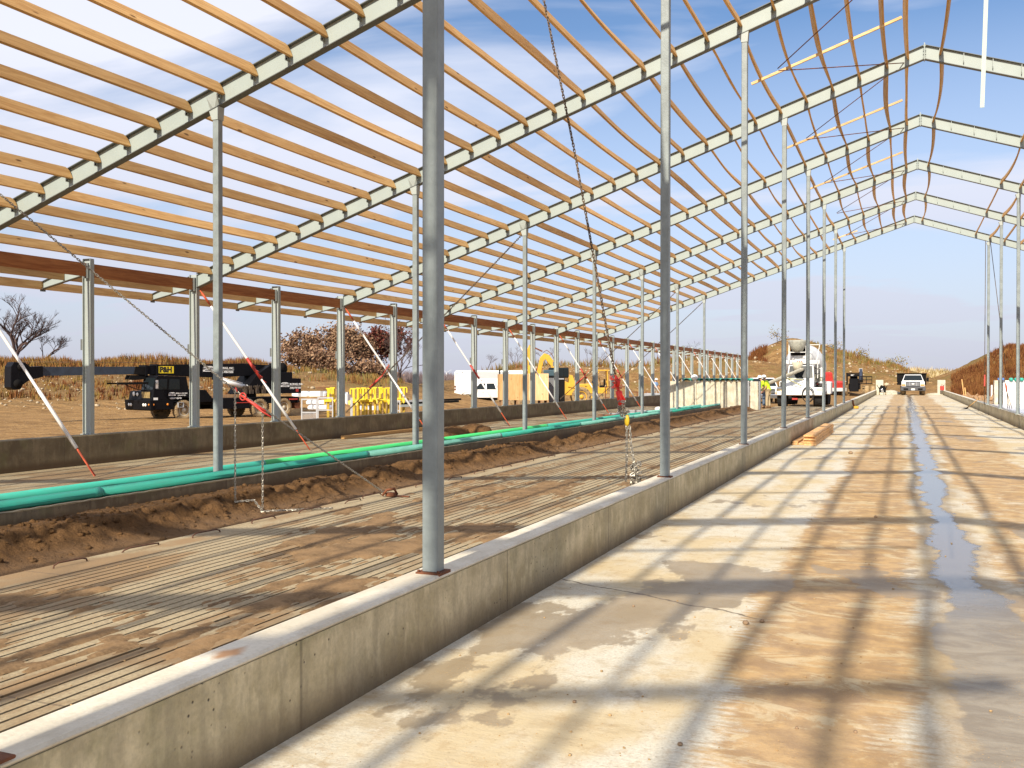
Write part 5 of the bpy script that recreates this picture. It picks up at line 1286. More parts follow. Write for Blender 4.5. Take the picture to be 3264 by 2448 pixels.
# yellow stall posts standing in a bunch
stand0 = thing('stall_post', 'bright yellow steel stand, leftmost of the bunch beyond the wall', 'steel stand', (0, 0, 0), 0, 'yellow stands beyond the outer wall')
b = MB(); b.box(-.06, .06, -.06, .06, .0, 1.0); b.box(-.16, .16, -.12, .12, 0, .03); b.cbox(-.09, .09, -.09, .09, .0, .22, .01); b.build('leg', mat('dirty_yellow_paint', (.62, .42, .03), .55, var=.55, vscale=5), stand0)
b = MB(); b.add([(-.20, -.16, 1.0), (.20, -.16, 1.0), (.16, .16, 1.04), (-.16, .16, 1.04), (-.24, -.2, 1.10), (.24, -.2, 1.10), (.2, .16, 1.16), (-.2, .16, 1.16)], [(3, 2, 1, 0), (4, 5, 6, 7), (0, 1, 5, 4), (1, 2, 6, 5), (2, 3, 7, 6), (3, 0, 4, 7)])
b.add([(-.24, -.2, 1.10), (-.10, -.2, 1.10), (-.14, -.24, .90), (-.2, -.24, .92)], [(0, 1, 2, 3), (3, 2, 1, 0)]); b.add([(.10, -.2, 1.10), (.24, -.2, 1.10), (.22, -.24, .90), (.15, -.24, .88)], [(0, 1, 2, 3), (3, 2, 1, 0)]); b.build('collar', M_yelb, stand0)
b = MB(); b.box(-.06, .05, -.05, .05, 1.12, 1.66); b.box(-.18, .10, -.05, .05, 1.661, 1.72); b.box(-.20, -.14, -.05, .05, 1.42, 1.66); b.build('bracket', M_yelb, stand0)
rr = random.Random(9)
spots = [(1046, 44), (1063, 44.5), (1128, 43.5), (1142, 45), (1158, 44.5), (1168, 46), (1181, 45), (1196, 46), (1212, 47), (1226, 46), (1238, 47.5), (1275, 46.5), (1287, 47.5)]
for i, (px, d) in enumerate(spots):
    x, y = at(px, d + 3)
    rz = RZ_R + rr.choice((0, .15, -.2, PI, PI - .3)) + rr.uniform(-.25, .25)
    lab = f'bright yellow steel stand beyond the wall, {ORD[i+1]} of thirteen from the left'
    if i == 0: stand0.location = (x, y, -.62); stand0.rotation_euler = (0, 0, rz); stand0['label'] = lab
    else: clone(stand0, lab, (x, y, -.62 + rr.uniform(-.04, .04)), rz)
# galvanised gate frames
def gate(px0, px1, d, h, mesh, lab):
    xa, ya = at(px0, d); xb, yb = at(px1, d); L = math.hypot(xb - xa, yb - ya)
    t = thing('gate_frame', lab, 'gate', (xa, ya, -.6), math.atan2(yb - ya, xb - xa), 'galvanised gate frames')
    b = MB(); b.box(0, .05, -.025, .025, 0, h); b.box(L - .05, L, -.025, .025, 0, h); b.box(.05, L - .05, -.025, .025, h - .06, h); b.box(.05, L - .05, -.02, .02, h * .55, h * .55 + .05); b.box(.05, L - .05, -.02, .02, .1, .15); b.build('frame', M_galv, t)
    if mesh:
        b = MB()
        for i in range(1, 15): z = .12 + i * (h * .55 - .1) / 15; b.box(.05, L - .05, -.004, .004, z, z + .012)
        for i in range(1, 12): xx = L * i / 12; b.box(xx, xx + .008, -.008, -.004, .15, h * .55)
        b.build('wire_mesh', M_galv, t)
gate(960, 1011, 40, 1.33, True, 'galvanised gate frame with mesh just right of the crane')
gate(1012, 1062, 43, 1.33, False, 'open galvanised frame between mesh gate and yellow stands')
gate(1117, 1124, 40.5, 1.36, False, 'narrow galvanised upright frame left of the yellow bunch')
gate(1264, 1276, 45, 1.15, False, 'thin dark upright frame right of the yellow stands')
# shrink-wrapped bundles
for i, (p0, p1, y0, y1, d) in enumerate(((934, 1042, 1249, 1271, 66), (980, 1056, 1277, 1293, 58), (985, 1056, 1294, 1308, 56), (1096, 1114, 1252, 1300, 64), (1140, 1215, 1296, 1318, 62))):
    xa, ya = at(p0, d); xb, yb = at(p1, d); L = math.hypot(xb - xa, yb - ya)
    t = thing('wrapped_bundle', ['long white wrapped bundle behind the tail of the crane', 'white wrapped bundle behind the mesh gate', 'lowest white bundle behind the open frame, dusty below', 'white bundle behind the leftmost outer post gap', 'pale bundle seen between the yellow legs'][i], 'bundle', (xa, ya, zz(y1, d)), math.atan2(yb - ya, xb - xa), 'white wrapped bundles')
    h = (y1 - y0) / 3068.7 * d
    b = MB(); n = max(2, int(L / .9)); 
    for j in range(n): b.cbox(L * j / n + .002, L * (j + 1) / n - .002, -.5, .5, 0, h, min(.12, h * .3))
    b.build('wrap', M_wrap, t)
    b = MB(); b.box(L * .20, L * .28, -.507, .507, .02, h + .006); b.box(L * .84, L * .93, -.507, .507, .02, h + .006); b.build('band', M_grey, t)
# rack of short dark rods
x, y = at(1028, 68); rk = thing('rod_rack', 'row of short dark upright rods behind the white bundles', 'rod rack', (x, y, zz(1248, 68)), RZ_R)
b = MB()
for i in range(15): b.box(-.45 + i * .062, -.425 + i * .062, -.01, .01, 0, .30)
b.box(-.46, .45, -.03, .03, -.06, -.0); b.build('rods', M_rust, rk)
b = MB(); b.box(-.46, .45, -.02, .02, .301, .33); b.build('rail', M_scrap, rk)
# stacked steel channels lying on the ground
for i, (p0, p1, y_, d, m) in enumerate(((1268, 1400, 1282, 52, M_galv), (1262, 1390, 1289, 50, M_blackm), (1275, 1395, 1296, 48, M_steel), (1350, 1468, 1279, 56, M_blackm), (1358, 1460, 1286, 54, M_blackm))):
    xa, ya = at(p0, d); xb, yb = at(p1, d + 1.5); z = max(hgt(xa, ya), -.62) + .1 + .0
    b = MB(); b.bar((xa, ya, zz(y_, d)), (xb, yb, zz(y_ - 3, d)), .18, .11); tag(b.build('steel_channel', m), f'long steel channel lying on the dirt left of the box trailer, {ORD[i+1]} of five', 'steel beam', 'steel channels lying in the yard')

# ================================================================ PEOPLE
def skin_mesh(name, joints, edges, mat_, parent, sub=2):
    me = bpy.data.meshes.new(name + '_cage'); keys = list(joints)
    me.from_pydata([joints[k][0] for k in keys], [], []); me.edges.add(len(edges))
    for e, (a, c) in zip(me.edges, edges): e.vertices = (keys.index(a), keys.index(c))
    me.update(); o = bpy.data.objects.new(name + '_cage', me); COL.objects.link(o)
    o.modifiers.new('skin', 'SKIN'); 
    sv = me.skin_vertices[0].data if me.skin_vertices else None
    if sv is None:
        bpy.context.view_layer.objects.active = o; bpy.ops.mesh.customdata_skin_add(); sv = me.skin_vertices[0].data
    for i, k in enumerate(keys):
        r = joints[k][1]; sv[i].radius = r if isinstance(r, tuple) else (r, r); sv[i].use_root = (i == 0)
    if sub: s = o.modifiers.new('sub', 'SUBSURF'); s.levels = sub; s.render_levels = sub
    bpy.context.view_layer.update()
    m2 = bpy.data.meshes.new_from_object(o.evaluated_get(bpy.context.evaluated_depsgraph_get()))
    bpy.data.objects.remove(o); m2.name = name; m2.materials.clear(); m2.materials.append(mat_)
    for p in m2.polygons: p.use_smooth = True
    r = bpy.data.objects.new(name, m2); COL.objects.link(r)
    if parent is not None: r.parent = parent
    return r
def person(label, loc, rz, shirt, trousers, hat, arms=((.28, .02), (.30, .10)), lean=.06, stride=.05, s=1.0, hold=False):
    t = thing('person', label, 'person', loc, rz); t.scale = (s, s, s)
    J = {}; E_ = []
    def j(n, p, r, *to):
        J[n] = (Vector(p), r)
        for q in to: E_.append((n, q))
    L = lean
    j('pelvis', (0, 0, .96), (.125, .145)); j('waist', (L * .3, 0, 1.12), (.115, .135), 'pelvis'); j('chest', (L, 0, 1.33), (.12, .165), 'waist'); j('neckbase', (L * 1.5, 0, 1.47), (.065, .075), 'chest')
    j('neck', (L * 1.9, 0, 1.53), .052, 'neckbase'); j('skull', (L * 2.3 + .01, 0, 1.63), (.085, .076), 'neck'); j('crown', (L * 2.5, 0, 1.72), (.075, .07), 'skull')
    for sd_, nm in ((1, 'l'), (-1, 'r')):
        fwd_, elb = arms[0 if sd_ > 0 else 1]
        j(nm + 'sh', (L * 1.1, sd_ * .19, 1.42), .058, 'chest'); j(nm + 'el', (L + elb, sd_ * .25, 1.13), .043, nm + 'sh'); 
        wx = L + elb + fwd_ * .8; wz = 1.13 - math.sqrt(max(.01, .255 ** 2 - (fwd_ * .8) ** 2))
        j(nm + 'wr', (wx, sd_ * .22, wz), .028, nm + 'el'); d = Vector((wx - L - elb, -sd_ * .03, wz - 1.13)).normalized()
        pm = Vector((wx, sd_ * .22, wz)) + d * .07; j(nm + 'palm', pm, (.022, .036), nm + 'wr')
        side_ = Vector((1, 0, 0)) if abs(d.x) < .7 else Vector((0, 0, 1)); side_ = (side_ - d * side_.dot(d)).normalized(); cur = d.cross(side_) * -sd_
        for fi, (off, ln) in enumerate(((-.03, .062), (-.010, .075), (.010, .070), (.03, .055))):
            a = pm + d * .045 + side_ * off; c = a + d * ln * .55 + cur * .012; e = c + d * ln * .35 + cur * .026
            j(f'{nm}f{fi}a', a, .0095, nm + 'palm'); j(f'{nm}f{fi}b', c, .009, f'{nm}f{fi}a'); j(f'{nm}f{fi}c', e, .0075, f'{nm}f{fi}b')
        a = pm - d * .02 + side_ * -.04; c = a + d * .03 + side_ * -.02; j(nm + 't1', a, .011, nm + 'palm'); j(nm + 't2', c, .0095, nm + 't1'); j(nm + 't3', c + d * .025, .008, nm + 't2')
        st = stride * sd_
        j(nm + 'hip', (0, sd_ * .095, .90), .09, 'pelvis'); j(nm + 'kn', (st * .6 + .02, sd_ * .11, .50), .06, nm + 'hip'); j(nm + 'an', (st, sd_ * .115, .09), .042, nm + 'kn'); j(nm + 'toe', (st + .17, sd_ * .13, .045), (.035, .045), nm + 'an')
    body = skin_mesh('body', J, E_, M_skin, t, 2)
    h = J['skull'][0]
    b = MB(); b.sphere(h + Vector((.088, 0, -.008)), .016, 6, 4, (1.2, .8, 1.5))
    for s2 in (-1, 1): b.sphere(h + Vector((.0, s2 * .083, 0)), .022, 6, 4, (.8, .5, 1.4))
    b.build('nose_and_ears', M_skin, body)
    b = MB()
    for s2 in (-1, 1): b.sphere(h + Vector((.079, s2 * .032, .028)), .011, 6, 4)
    b.box(h.x + .072, h.x + .086, -.026, .026, h.z - .05, h.z - .044); b.build('eyes_and_mouth', M_hair, body)
    def sub(keys, grow, extra=None):
        JJ = {k: (J[k][0], tuple(v + grow for v in (J[k][1] if isinstance(J[k][1], tuple) else (J[k][1],) * 2))) for k in keys}
        if extra: JJ.update(extra)
        return JJ, [e for e in E_ if e[0] in JJ and e[1] in JJ]
    ex_ = {}
    keys = ['waist', 'pelvis', 'chest', 'neckbase', 'lsh', 'rsh', 'lel', 'rel']
    JJ, EE = sub(keys, .018)
    for nm in ('l', 'r'):
        p, q = J[nm + 'sh'][0], J[nm + 'el'][0]; JJ[nm + 'el'] = (p.lerp(q, .82), (.062, .062))
    JJ['pelvis'] = (Vector((0, 0, .93)), (.145, .165))
    skin_mesh('shirt', JJ, EE, shirt, t, 2)
    keys = ['pelvis', 'lhip', 'rhip', 'lkn', 'rkn', 'lan', 'ran']
    JJ, EE = sub(keys, .016); JJ['pelvis'] = (Vector((0, 0, .95)), (.135, .155))
    for nm in ('l', 'r'): JJ[nm + 'an'] = (J[nm + 'an'][0] + Vector((0, 0, .01)), (.068, .068)); JJ[nm + 'kn'] = (J[nm + 'kn'][0], (.08, .08))
    skin_mesh('trousers', JJ, EE, trousers, t, 2)
    for nm, s2 in (('l', 1), ('r', -1)):
        a = J[nm + 'an'][0]; b = MB(); b.sphere((a.x + .07, a.y + s2 * .005, .05), .1, 12, 6, (1.55, .55, .55)); b.cbox(a.x - .07, a.x + .21, a.y - .052, a.y + .058, 0, .03, .01); b.lathe([(.062, 0), (.055, .1)], (a.x - .01, a.y, .05), (0, 0, 1), 10); b.build('boot', M_boot, t)
    c = J['crown'][0]
    if hat:
        b = MB(); b.lathe([(.155, -.018), (.15, -.008), (.118, .0), (.12, .03), (.108, .075), (.07, .112), (.01, .125)], (c.x + .005, 0, c.z - .045), (.05, 0, 1), 20); b.cbox(c.x + .08, c.x + .19, -.07, .07, c.z - .06, c.z - .048, .004); b.build('hard_hat', M_white, t)
    b = MB(); b.sphere((c.x - .02, 0, c.z - .06), .092, 12, 8, (1, .95, 1)); b.build('hair', M_hair, t)
    return t
person('worker in yellow-green shirt and khaki trousers, right of the two by the wall', (-6.92, 54.2, ZP + .0), math.radians(175), M_hiviz, M_khaki, True, ((.22, -.04), (.24, -.02)), .09, .05, 1.03)
person('worker in yellow-green shirt and blue jeans, left of the two by the wall', (-7.25, 55.2, ZP + .0), math.radians(195), M_hiviz, M_denim, True, ((.20, 0), (.26, .06)), .10, .06, 1.02)
x, y = at(2088, 78); person('man in light blue shirt and white cap beyond the outer wall', (x, y, zz(1283, 78) + .15), face(2088, 78) + .9, M_blue, mat('cream_cloth', (.5, .46, .38), .9), True, ((.25, .05), (.26, .08)), .05, .08, 1.0)

# ================================================================ CHAINS AND SMALL THINGS
def chain(name, label, pts, link=.040, r=.0055, m=M_chain, n=None, wid=.42, cat='chain', group=None):
    """real interlocked oval links along a polyline"""
    P = [Vector(p) for p in pts]; L = [(q - p).length for p, q in zip(P, P[1:])]; tot = sum(L); b = MB(); pitch = link * .74; k = int(tot / pitch)
    def pos(s):
        for i, l in enumerate(L):
            if s <= l or i == len(L) - 1: return P[i].lerp(P[i + 1], min(1, s / l)), (P[i + 1] - P[i]).normalized()
            s -= l
    for i in range(k):
        c, d = pos((i + .5) * pitch); u = d.orthogonal().normalized(); ang = (PI / 2 if i % 2 else 0) + .35 * math.sin(i * .37)
        w = u * math.cos(ang) + d.cross(u) * math.sin(ang); h = link * wid * .5; a = link * .5 - h
        ring = [c + d * (a + h * math.sin(t)) + w * h * math.cos(t) for t in [PI * j / 4 for j in range(5)]] + [c - d * (a + h * math.sin(t)) - w * h * math.cos(t) for t in [PI * j / 4 for j in range(5)]]
        b.tube(ring, r, 4, closed=True)
    return tag(b.build(name, m), label, cat, group)
def sagline(p, q, sag, n=14):
    p, q = Vector(p), Vector(q); return [p.lerp(q, i / n) - Vector((0, 0, 4 * sag * (i / n) * (1 - i / n))) for i in range(n + 1)]
A0_, A1_ = Vector((-10.72, 6.93, 5.05)), Vector((-6.73, 11.85, ZP + .03))
mid0, mid1 = Vector((-7.72, 9.80, 1.44)), Vector((-7.36, 9.90, 1.21))
chain('tension_chain', 'long silver chain slanting down from upper left to the slab edge', [A0_, mid0, mid1, A1_], .045, .0055, M_chain)
bn = thing('chain_binder', 'red lever binder hooked in the slanting chain before the crane', 'chain binder', mid0)
d_ = (mid1 - mid0)
off = Vector((.05, .0, -.04))
b = MB(); b.tube([d_ * .08 + off, d_ * .5 + off * 1.4, d_ * .95 + off], [.012, .022, .013], 8); b.tube([d_ * .3 + off, d_ * .55 + off * 3.2, d_ * .9 + off * 3.0], .012, 6); b.build('lever', M_red, bn)
b = MB(); c = d_ * .16 + off; b.tube([c + Vector((.045 * math.cos(a), 0, .045 * math.sin(a))) for a in [2 * PI * i / 12 for i in range(12)]], .01, 5, closed=True)
b.tube([d_ * -.04, d_ * .02 + Vector((0, 0, .04)), d_ * .08], .011, 5); b.build('hook', M_red, bn)
# loose tails hanging straight down and lying on the slats
T0 = mid0 + d_ * .0; T1 = mid0 + d_ * .95
F0 = Vector((T0.x, T0.y, ZP + .02)); F1 = Vector((T1.x, T1.y, ZP + .02))
F0.z = heap(F0.x, F0.y) + .02 if F0.x < -7.0 else ZP + .02
F1.z = heap(F1.x, F1.y) + .02 if F1.x < -7.0 else ZP + .02
chain('loose_chain', 'left vertical tail of bright chain hanging from the red binder', [T0, F0], .045, .0055, M_chain)
chain('loose_chain', 'right vertical tail of bright chain running out along the slab edge', [T1, F1, (-7.0, 10.05, ZP + .03), (-6.85, 10.25, ZP + .02), (-6.7, 10.42, ZP + .02)], .045, .0055, M_chain)
chain('loose_chain', 'short chain lying on the soil between the two hanging tails', [F0, (F0.x * .5 + F1.x * .5, F0.y * .5 + F1.y * .5 + .1, F0.z + .01), F1], .045, .0055, M_chain)
b = MB(); b.tube([(-6.76, 11.78, ZP + .02), (-6.70, 11.80, ZP + .10), (-6.62, 11.86, ZP + .12), (-6.60, 11.92, ZP + .03)], .018, 6); b.cbox(-6.74, -6.60, 11.82, 11.92, ZP + .002, ZP + .06, .01); b.bar((-6.7, 11.86, ZP + .02), (-6.4, 11.9, ZP + .012), .06, .012)
tag(b.build('anchor_hook', M_rust), 'dark rusty hook block on the slab edge at the chain foot', 'hook')
# second hanging chain with its red binder bundle
H0 = Vector((-4.30, 11.14, beam_bot(-4.30) + .05)); H1 = Vector((-3.22, 11.16, 1.66)); H3 = Vector((-3.11, 11.2, 1.12))
chain('hanging_chain', 'dark chain hanging from the nearest roof rafter down to the red binder', [H0, H0.lerp(H1, .5) + Vector((.03, 0, 0)), H1, H1.lerp(H3, .25)], .052, .007, M_chaind)
bn = thing('chain_binder', 'red ratchet binder bundled in chain with a yellow tag, hanging near the kerb', 'chain binder', H1)
D_ = H3 - H1
b = MB(); b.tube([D_ * .05, D_ * .2 + Vector((.02, 0, 0)), D_ * .35], [.012, .03, .012], 8); b.tube([D_ * .38, D_ * .42, D_ * .72, D_ * .78], [.015, .04, .036, .015], 10); b.tube([D_ * .25 + Vector((-.03, 0, 0)), D_ * .6 + Vector((.06, -.02, 0))], .014, 6); b.build('ratchet', mat('bright_red_paint', (.75, .03, .02), .45), bn)
b = MB(); 
for i in range(14):
    u = .10 + .28 * i / 14; b.tube([D_ * u + Vector((rr.uniform(-.07, .07), rr.uniform(-.05, .05), rr.uniform(-.03, .03))) for _ in range(3)], .005, 4)
b.build('red_twine', M_red, bn)
b = MB()
for i in range(26):
    c = D_ * (.62 + .36 * i / 26) + Vector((rr.uniform(-.045, .045), rr.uniform(-.04, .04), 0)); w = Vector((rr.uniform(-1, 1), rr.uniform(-1, 1), rr.uniform(-1, 1))).normalized(); v = w.orthogonal().normalized(); b.tube([c + w * .032 * math.cos(a) + v * .017 * math.sin(a) for a in [2 * PI * k / 8 for k in range(8)]], .007, 4, closed=True)
b.build('chain_knot', M_chain, bn)
b = MB(); c = D_ * 1.02 + Vector((.03, 0, -.02)); b.sphere(c, .045, 10, 6, (.7, .5, 1.6)); b.build('yellow_tag', mat('tag_yellow', (.75, .5, .02), .5, var=.3), bn)
G0 = H3 + Vector((.03, 0, -.10))
chain('hanging_chain', 'left strand of pale chain dangling below the yellow tag', [G0, G0 + Vector((-.0, 0, -.35)), (-3.09, 11.2, .33)], .052, .007, M_chain)
chain('hanging_chain', 'right strand of pale chain below the tag, knotted near the kerb', [G0 + Vector((.03, .02, 0)), G0 + Vector((.05, 0, -.2)), (-2.99, 11.2, .58), (-2.94, 11.2, .35)], .052, .007, M_chain)
b = MB()
for i in range(34):
    c = Vector((-2.97 + rr.uniform(-.05, .05), 11.2 + rr.uniform(-.03, .03), .33 + .26 * rr.random())); w = Vector((rr.uniform(-1, 1), rr.uniform(-1, 1), rr.uniform(-1, 1))).normalized(); v = w.orthogonal().normalized(); b.tube([c + w * .034 * math.cos(a) + v * .018 * math.sin(a) for a in [2 * PI * k / 8 for k in range(8)]], .0075, 4, closed=True)
tag(b.build('chain_tangle', M_chain), 'tangled lump of chain hanging just above the left kerb', 'chain')
# cross-brace chains from the pipe-wall columns back to the outer posts
for i, k in enumerate((4, 7, 8)):
    a, c = (XB, FY(k), beam_bot(XB) - .05), (XW + .15, FY(k), .62)
    m_ = Vector(a).lerp(Vector(c), .78)
    chain('brace_chain', ['thin dark chain slanting from the third seen column down behind the near column', 'thin dark chain slanting to the outer wall right of the near column', 'farthest thin dark chain slanting down to the outer wall'][i], sagline(a, c, .06, 8), .07, .0085, M_chaind)
    b = MB(); n_ = Vector((-.6, 0, -.5)).normalized(); b.tube([m_, m_ + n_ * .25, m_ + n_ * .55], [.015, .035, .015], 8); b.tube([m_ + n_ * .1, m_ + n_ * .4 + Vector((.12, 0, .12))], .014, 6); b.tube([m_ + n_ * .05, m_ + Vector((.2, 0, .28))], .012, 6)
    tag(b.build('chain_binder', M_red), ['red lever binder on the chain above the yellow stands', 'red binder on the thin chain left of the bulldozer', 'red binder on the farthest thin chain'][i], 'chain binder')
# red chain hanging over the right pen
b = MB(); b.tube([(5.05, 60, 2.5), (5.16, 60, 1.55), (5.20, 60, 1.25)], .018, 5); tag(b.build('right_chain', M_chaind), 'dark chain hanging between the two nearer right columns', 'chain')
b = MB(); b.tube([(5.20, 60, 1.3), (5.24, 60, 1.15), (5.27, 60, .85)], [.03, .05, .03], 6); tag(b.build('chain_binder', M_redo), 'dull red binder hanging before the white right wall', 'chain binder')
b = MB()
for dx in (-.06, 0, .07): b.tube([(5.28, 60, .85), (5.36 + dx, 60, .3), (5.42 + dx * 1.6, 60, -.08)], .016, 5)
tag(b.build('chain_tail', M_chaind), 'three dark chain tails below the dull red binder', 'chain')

# lifting loops of rusty bar along the slab edge
ys = [6.26, 7.08, 8.0, 9.05, 9.95, 10.95, 11.5, 12.98, 14.1, 15.2, 16.35, 17.6, 18.9, 20.2, 21.6, 23.0, 24.4, 25.8, 27.2, 28.6, 30, 31.5, 33, 34.5, 36, 38, 40, 42, 44, 46]
b = MB(); b.tube([(0, 0, -.03), (0, .015, .025), (0, .07, .042), (.01, .38, .038), (0, .44, .022), (0, .46, -.03)], .0075, 6); loop0 = b.build('lifting_loop', M_rebar)
for i, y in enumerate(ys):
    o = loop0 if i == 0 else loop0.copy()
    if i: COL.objects.link(o)
    o.location = (-6.88 - .03 * math.sin(i * 2.3), y, ZP); o.rotation_euler = (0, .6 * math.sin(i * 1.7), .08 * math.sin(i * 3.1)); o.scale = (1, .85 + .25 * abs(math.sin(i * 1.3)), 1)
    tag(o, f'rusty bar loop in the edge of the grooved slab, {ORD[i+1]} nearest', 'lifting loop', 'lifting loops along the slab edge')
# stack of lumber by the kerb
zc = 0
for i, (x0, x1, z0, ya, yb) in enumerate(((-2.50, -2.36, 0, 23.9, 30.2), (-2.35, -2.22, 0, 23.95, 30.0), (-2.21, -1.93 + .0, 0, 23.75, 29.9), (-2.22, -1.94, .041, 23.80, 29.9), (-2.23, -1.95, .082, 23.84, 30.1), (-2.22, -1.95, .123, 23.8, 30.05), (-2.20, -1.94, .164, 23.86, 30.2), (-2.22, -1.96, .205, 23.8, 30.15), (-2.50, -2.36, .041, 24.0, 30.0))):
    b = MB(); b.cbox(x0, x1, ya, yb, z0 + .002, z0 + .040, .003)
    tag(b.build('lumber_plank', M_lumber), f'orange-brown plank in the pile beside the left kerb, {["lower left one", "middle bottom one", "bottom of the right stack", "second in the right stack", "third in the right stack", "fourth in the right stack", "fifth in the right stack", "topmost of the right stack", "upper left one"][i]}', 'plank', 'planks piled by the left kerb')
# plank and clods on the far pen floor
b = MB(); b.box(-14.2, -14.08, 22.5, 28.3, ZP + .002, ZP + .09); tag(b.build('floor_plank', M_pine), 'long pale plank lying at the foot of the outer wall', 'plank')
for i, (x, y, r) in enumerate(((-11.2, 22.6, .34), (-11.6, 24.2, .42), (-11.4, 25.2, .46), (-11.9, 26.2, .30))):
    b = MB(); b.sphere((0, 0, 0), r, 16, 10, (1, 1.3, .55), .12, rr)
    for _ in range(14): a_ = rr.uniform(0, 6.28); b.sphere((math.cos(a_) * r * 1.05, math.sin(a_) * r * 1.2, -.05), r * .2 * rr.uniform(.5, 1.3), 7, 5, (1, 1, .8), .25, rr)
    tag(b.build('soil_lump', M_dirt, None, (x, y, ZP + r * .2)), f'brown soil lump on the far pen floor behind the green pipe, {ORD[i+1]} from left', 'soil heap', 'soil lumps on the far pen floor')
# board-like debris flat on the far pen floor near its end
for i in range(7):
    y = 41 + i * 1.1; b = MB(); b.box(-12.6 + .2 * math.sin(i * 2), -10.9 + .3 * math.sin(i), y, y + .18, ZP + .002, ZP + .05 + .03 * (i % 2)); tag(b.build('loose_bar', M_grey if i % 2 else M_rust), f'thin bar lying on the far pen floor before the pale wall, {ORD[i+1]} nearest', 'bar', 'thin bars on the far pen floor')
b = MB(); b.sphere((-11.3, 47, ZP + .12), .16, 10, 6, (1.3, 1, .8)); tag(b.build('white_bucket', M_white), 'small white bucket on the far pen floor before the pale wall', 'bucket')
# shovel leaning on the right kerb
sv_ = thing('shovel', 'shovel with a wooden handle leaning on the right kerb', 'shovel', (2.80, 54.6, 0))
b = MB(); b.tube([(.18, .0, .06), (.72, -.5, .60)], .022, 8); b.build('handle', M_pine, sv_)
b = MB(); b.add([(-.12, .1, .005), (.12, -.12, .005), (.25, -.02, .05), (.20, .08, .09), (.02, .22, .03)], [(0, 1, 2, 3, 4), (4, 3, 2, 1, 0)]); b.tube([(.14, .02, .05), (.3, -.1, .18)], .026, 6); b.build('blade', M_blackm, sv_)
# ratchet strap thrown over the left kerb
b = MB(); pts = [(-3.1, 52.4, ZP + .02), (-2.78, 52.7, .30), (-2.75, 52.8, .46), (-2.62, 52.9, .47), (-2.49, 53.0, .45), (-2.47, 53.2, .25), (-2.40, 53.6, .02), (-2.35, 54.6, .015)]
for p, q in zip(pts, pts[1:]): b.bar(p, q, .09, .03)
tag(b.build('ratchet_strap', M_rust), 'dark red strap thrown over the left kerb', 'strap')
b = MB(); b.cbox(-2.46, -2.22, 53.3, 53.8, .004, .14, .03); tag(b.build('yellow_hook', M_yellow), 'yellow hook lying on the alley below the strap', 'hook')
# red fuel can
fc_ = thing('fuel_can', 'red fuel can standing on the end of the right kerb', 'fuel can', (3.32, 100.4, .44))
b = MB(); b.cbox(-.18, .18, -.12, .12, 0, .42, .05); b.build('tank', M_red, fc_, bevel=.01)
b = MB(); b.tube([(-.10, 0, .42), (-.08, 0, .52), (.08, 0, .52), (.10, 0, .42)], .018, 6); b.tube([(.1, 0, .40), (.2, 0, .54)], .022, 6); b.build('spout', M_blackm, fc_)
# power trowel / engine by the left end block
pt = thing('power_trowel', 'dark dusty engine on wheels standing at the far end of the alley', 'engine', (-1.92, 97.5, 0))
b = MB(); b.cbox(-.3, .3, -.3, .3, .25, .75, .06); b.lathe([(.26, 0), (.22, .2)], (0, 0, .7), (.3, 0, 1), 12); b.build('engine_block', M_blackm, pt)
b = MB(); b.lathe([(.12, 0), (.12, .08)], (-.05, -.32, .5), (0, -1, 0), 14); b.cbox(-.12, .12, -.34, -.3, .3, .42, .01); b.build('fan_housing', M_chrome, pt)
b = MB(); b.tube([(-.3, 0, .6), (-.5, -.1, .95)], .03, 6); b.tube([(.3, 0, .6), (.42, -.1, .95)], .03, 6); b.build('handle', M_blackm, pt)
for s in (-1, 1):
    b = MB(); b.lathe([(.13, -.04), (.15, 0), (.13, .04)], (s * .28, -.1, .151), (1, 0, 0), 14); b.build('wheel', M_rubber, pt)
# pale rubble sacks behind the truck
for i, (x, y, sx_, sz) in enumerate(((-1.3, 104, 1.0, .5), (-.7, 103.4, .7, .35), (-1.6, 103.2, .6, .3), (2.7, 103, .9, .25))):
    b = MB(); b.sphere((0, 0, 0), 1, 14, 8, (sx_, .8, sz), .07, rr); tag(b.build('pale_heap', M_tank, None, (x, y, -.1)), ['largest pale rubble heap left of the work truck', 'smaller pale heap beside the work truck', 'small pale heap behind the dark engine', 'low pale heap right of the work truck'][i], 'rubble heap', 'pale heaps at the alley end')
# scrap wood and stump pieces beyond the right kerb
for i in range(16):
    y = 78 + 20 * rr.random(); x = 5.0 + 1.1 * rr.random() + (y - 78) * -.03; L = rr.uniform(.3, .7)
    b = MB(); a_ = rr.uniform(0, PI); tilt = rr.uniform(.0, 1.2)
    b.bar((0, 0, 0), (math.cos(a_) * L * math.cos(tilt), math.sin(a_) * L * math.cos(tilt), L * math.sin(tilt)), rr.uniform(.08, .22), rr.uniform(.06, .16))
    tag(b.build('scrap_wood', M_scrap, None, (x, y, -.02)), 'chunk of scrap wood in the heap beyond the right kerb', 'scrap wood', 'scrap wood beyond the right kerb')
b = MB(); b.bar((5.05, 97, -.1), (4.85, 97, 1.5), .1, .08); tag(b.build('upright_board', M_pine), 'tall pale board standing up behind the right kerb', 'board')
b = MB(); b.bar((5.2, 97, -.1), (5.1, 97, .75), .16, .08); tag(b.build('upright_board', M_pine), 'shorter pale board beside the tall upright one', 'board')
for i, px in enumerate((3149, 3161)):
    x, y = at(px, 82); b = MB(); b.box(x - .06, x + .06, y - .06, y + .06, -.15, 1.0 + .02 * i); tag(b.build('white_post', M_white), ['short white post left of the far right column', 'short white post right of the far right column'][i], 'post')
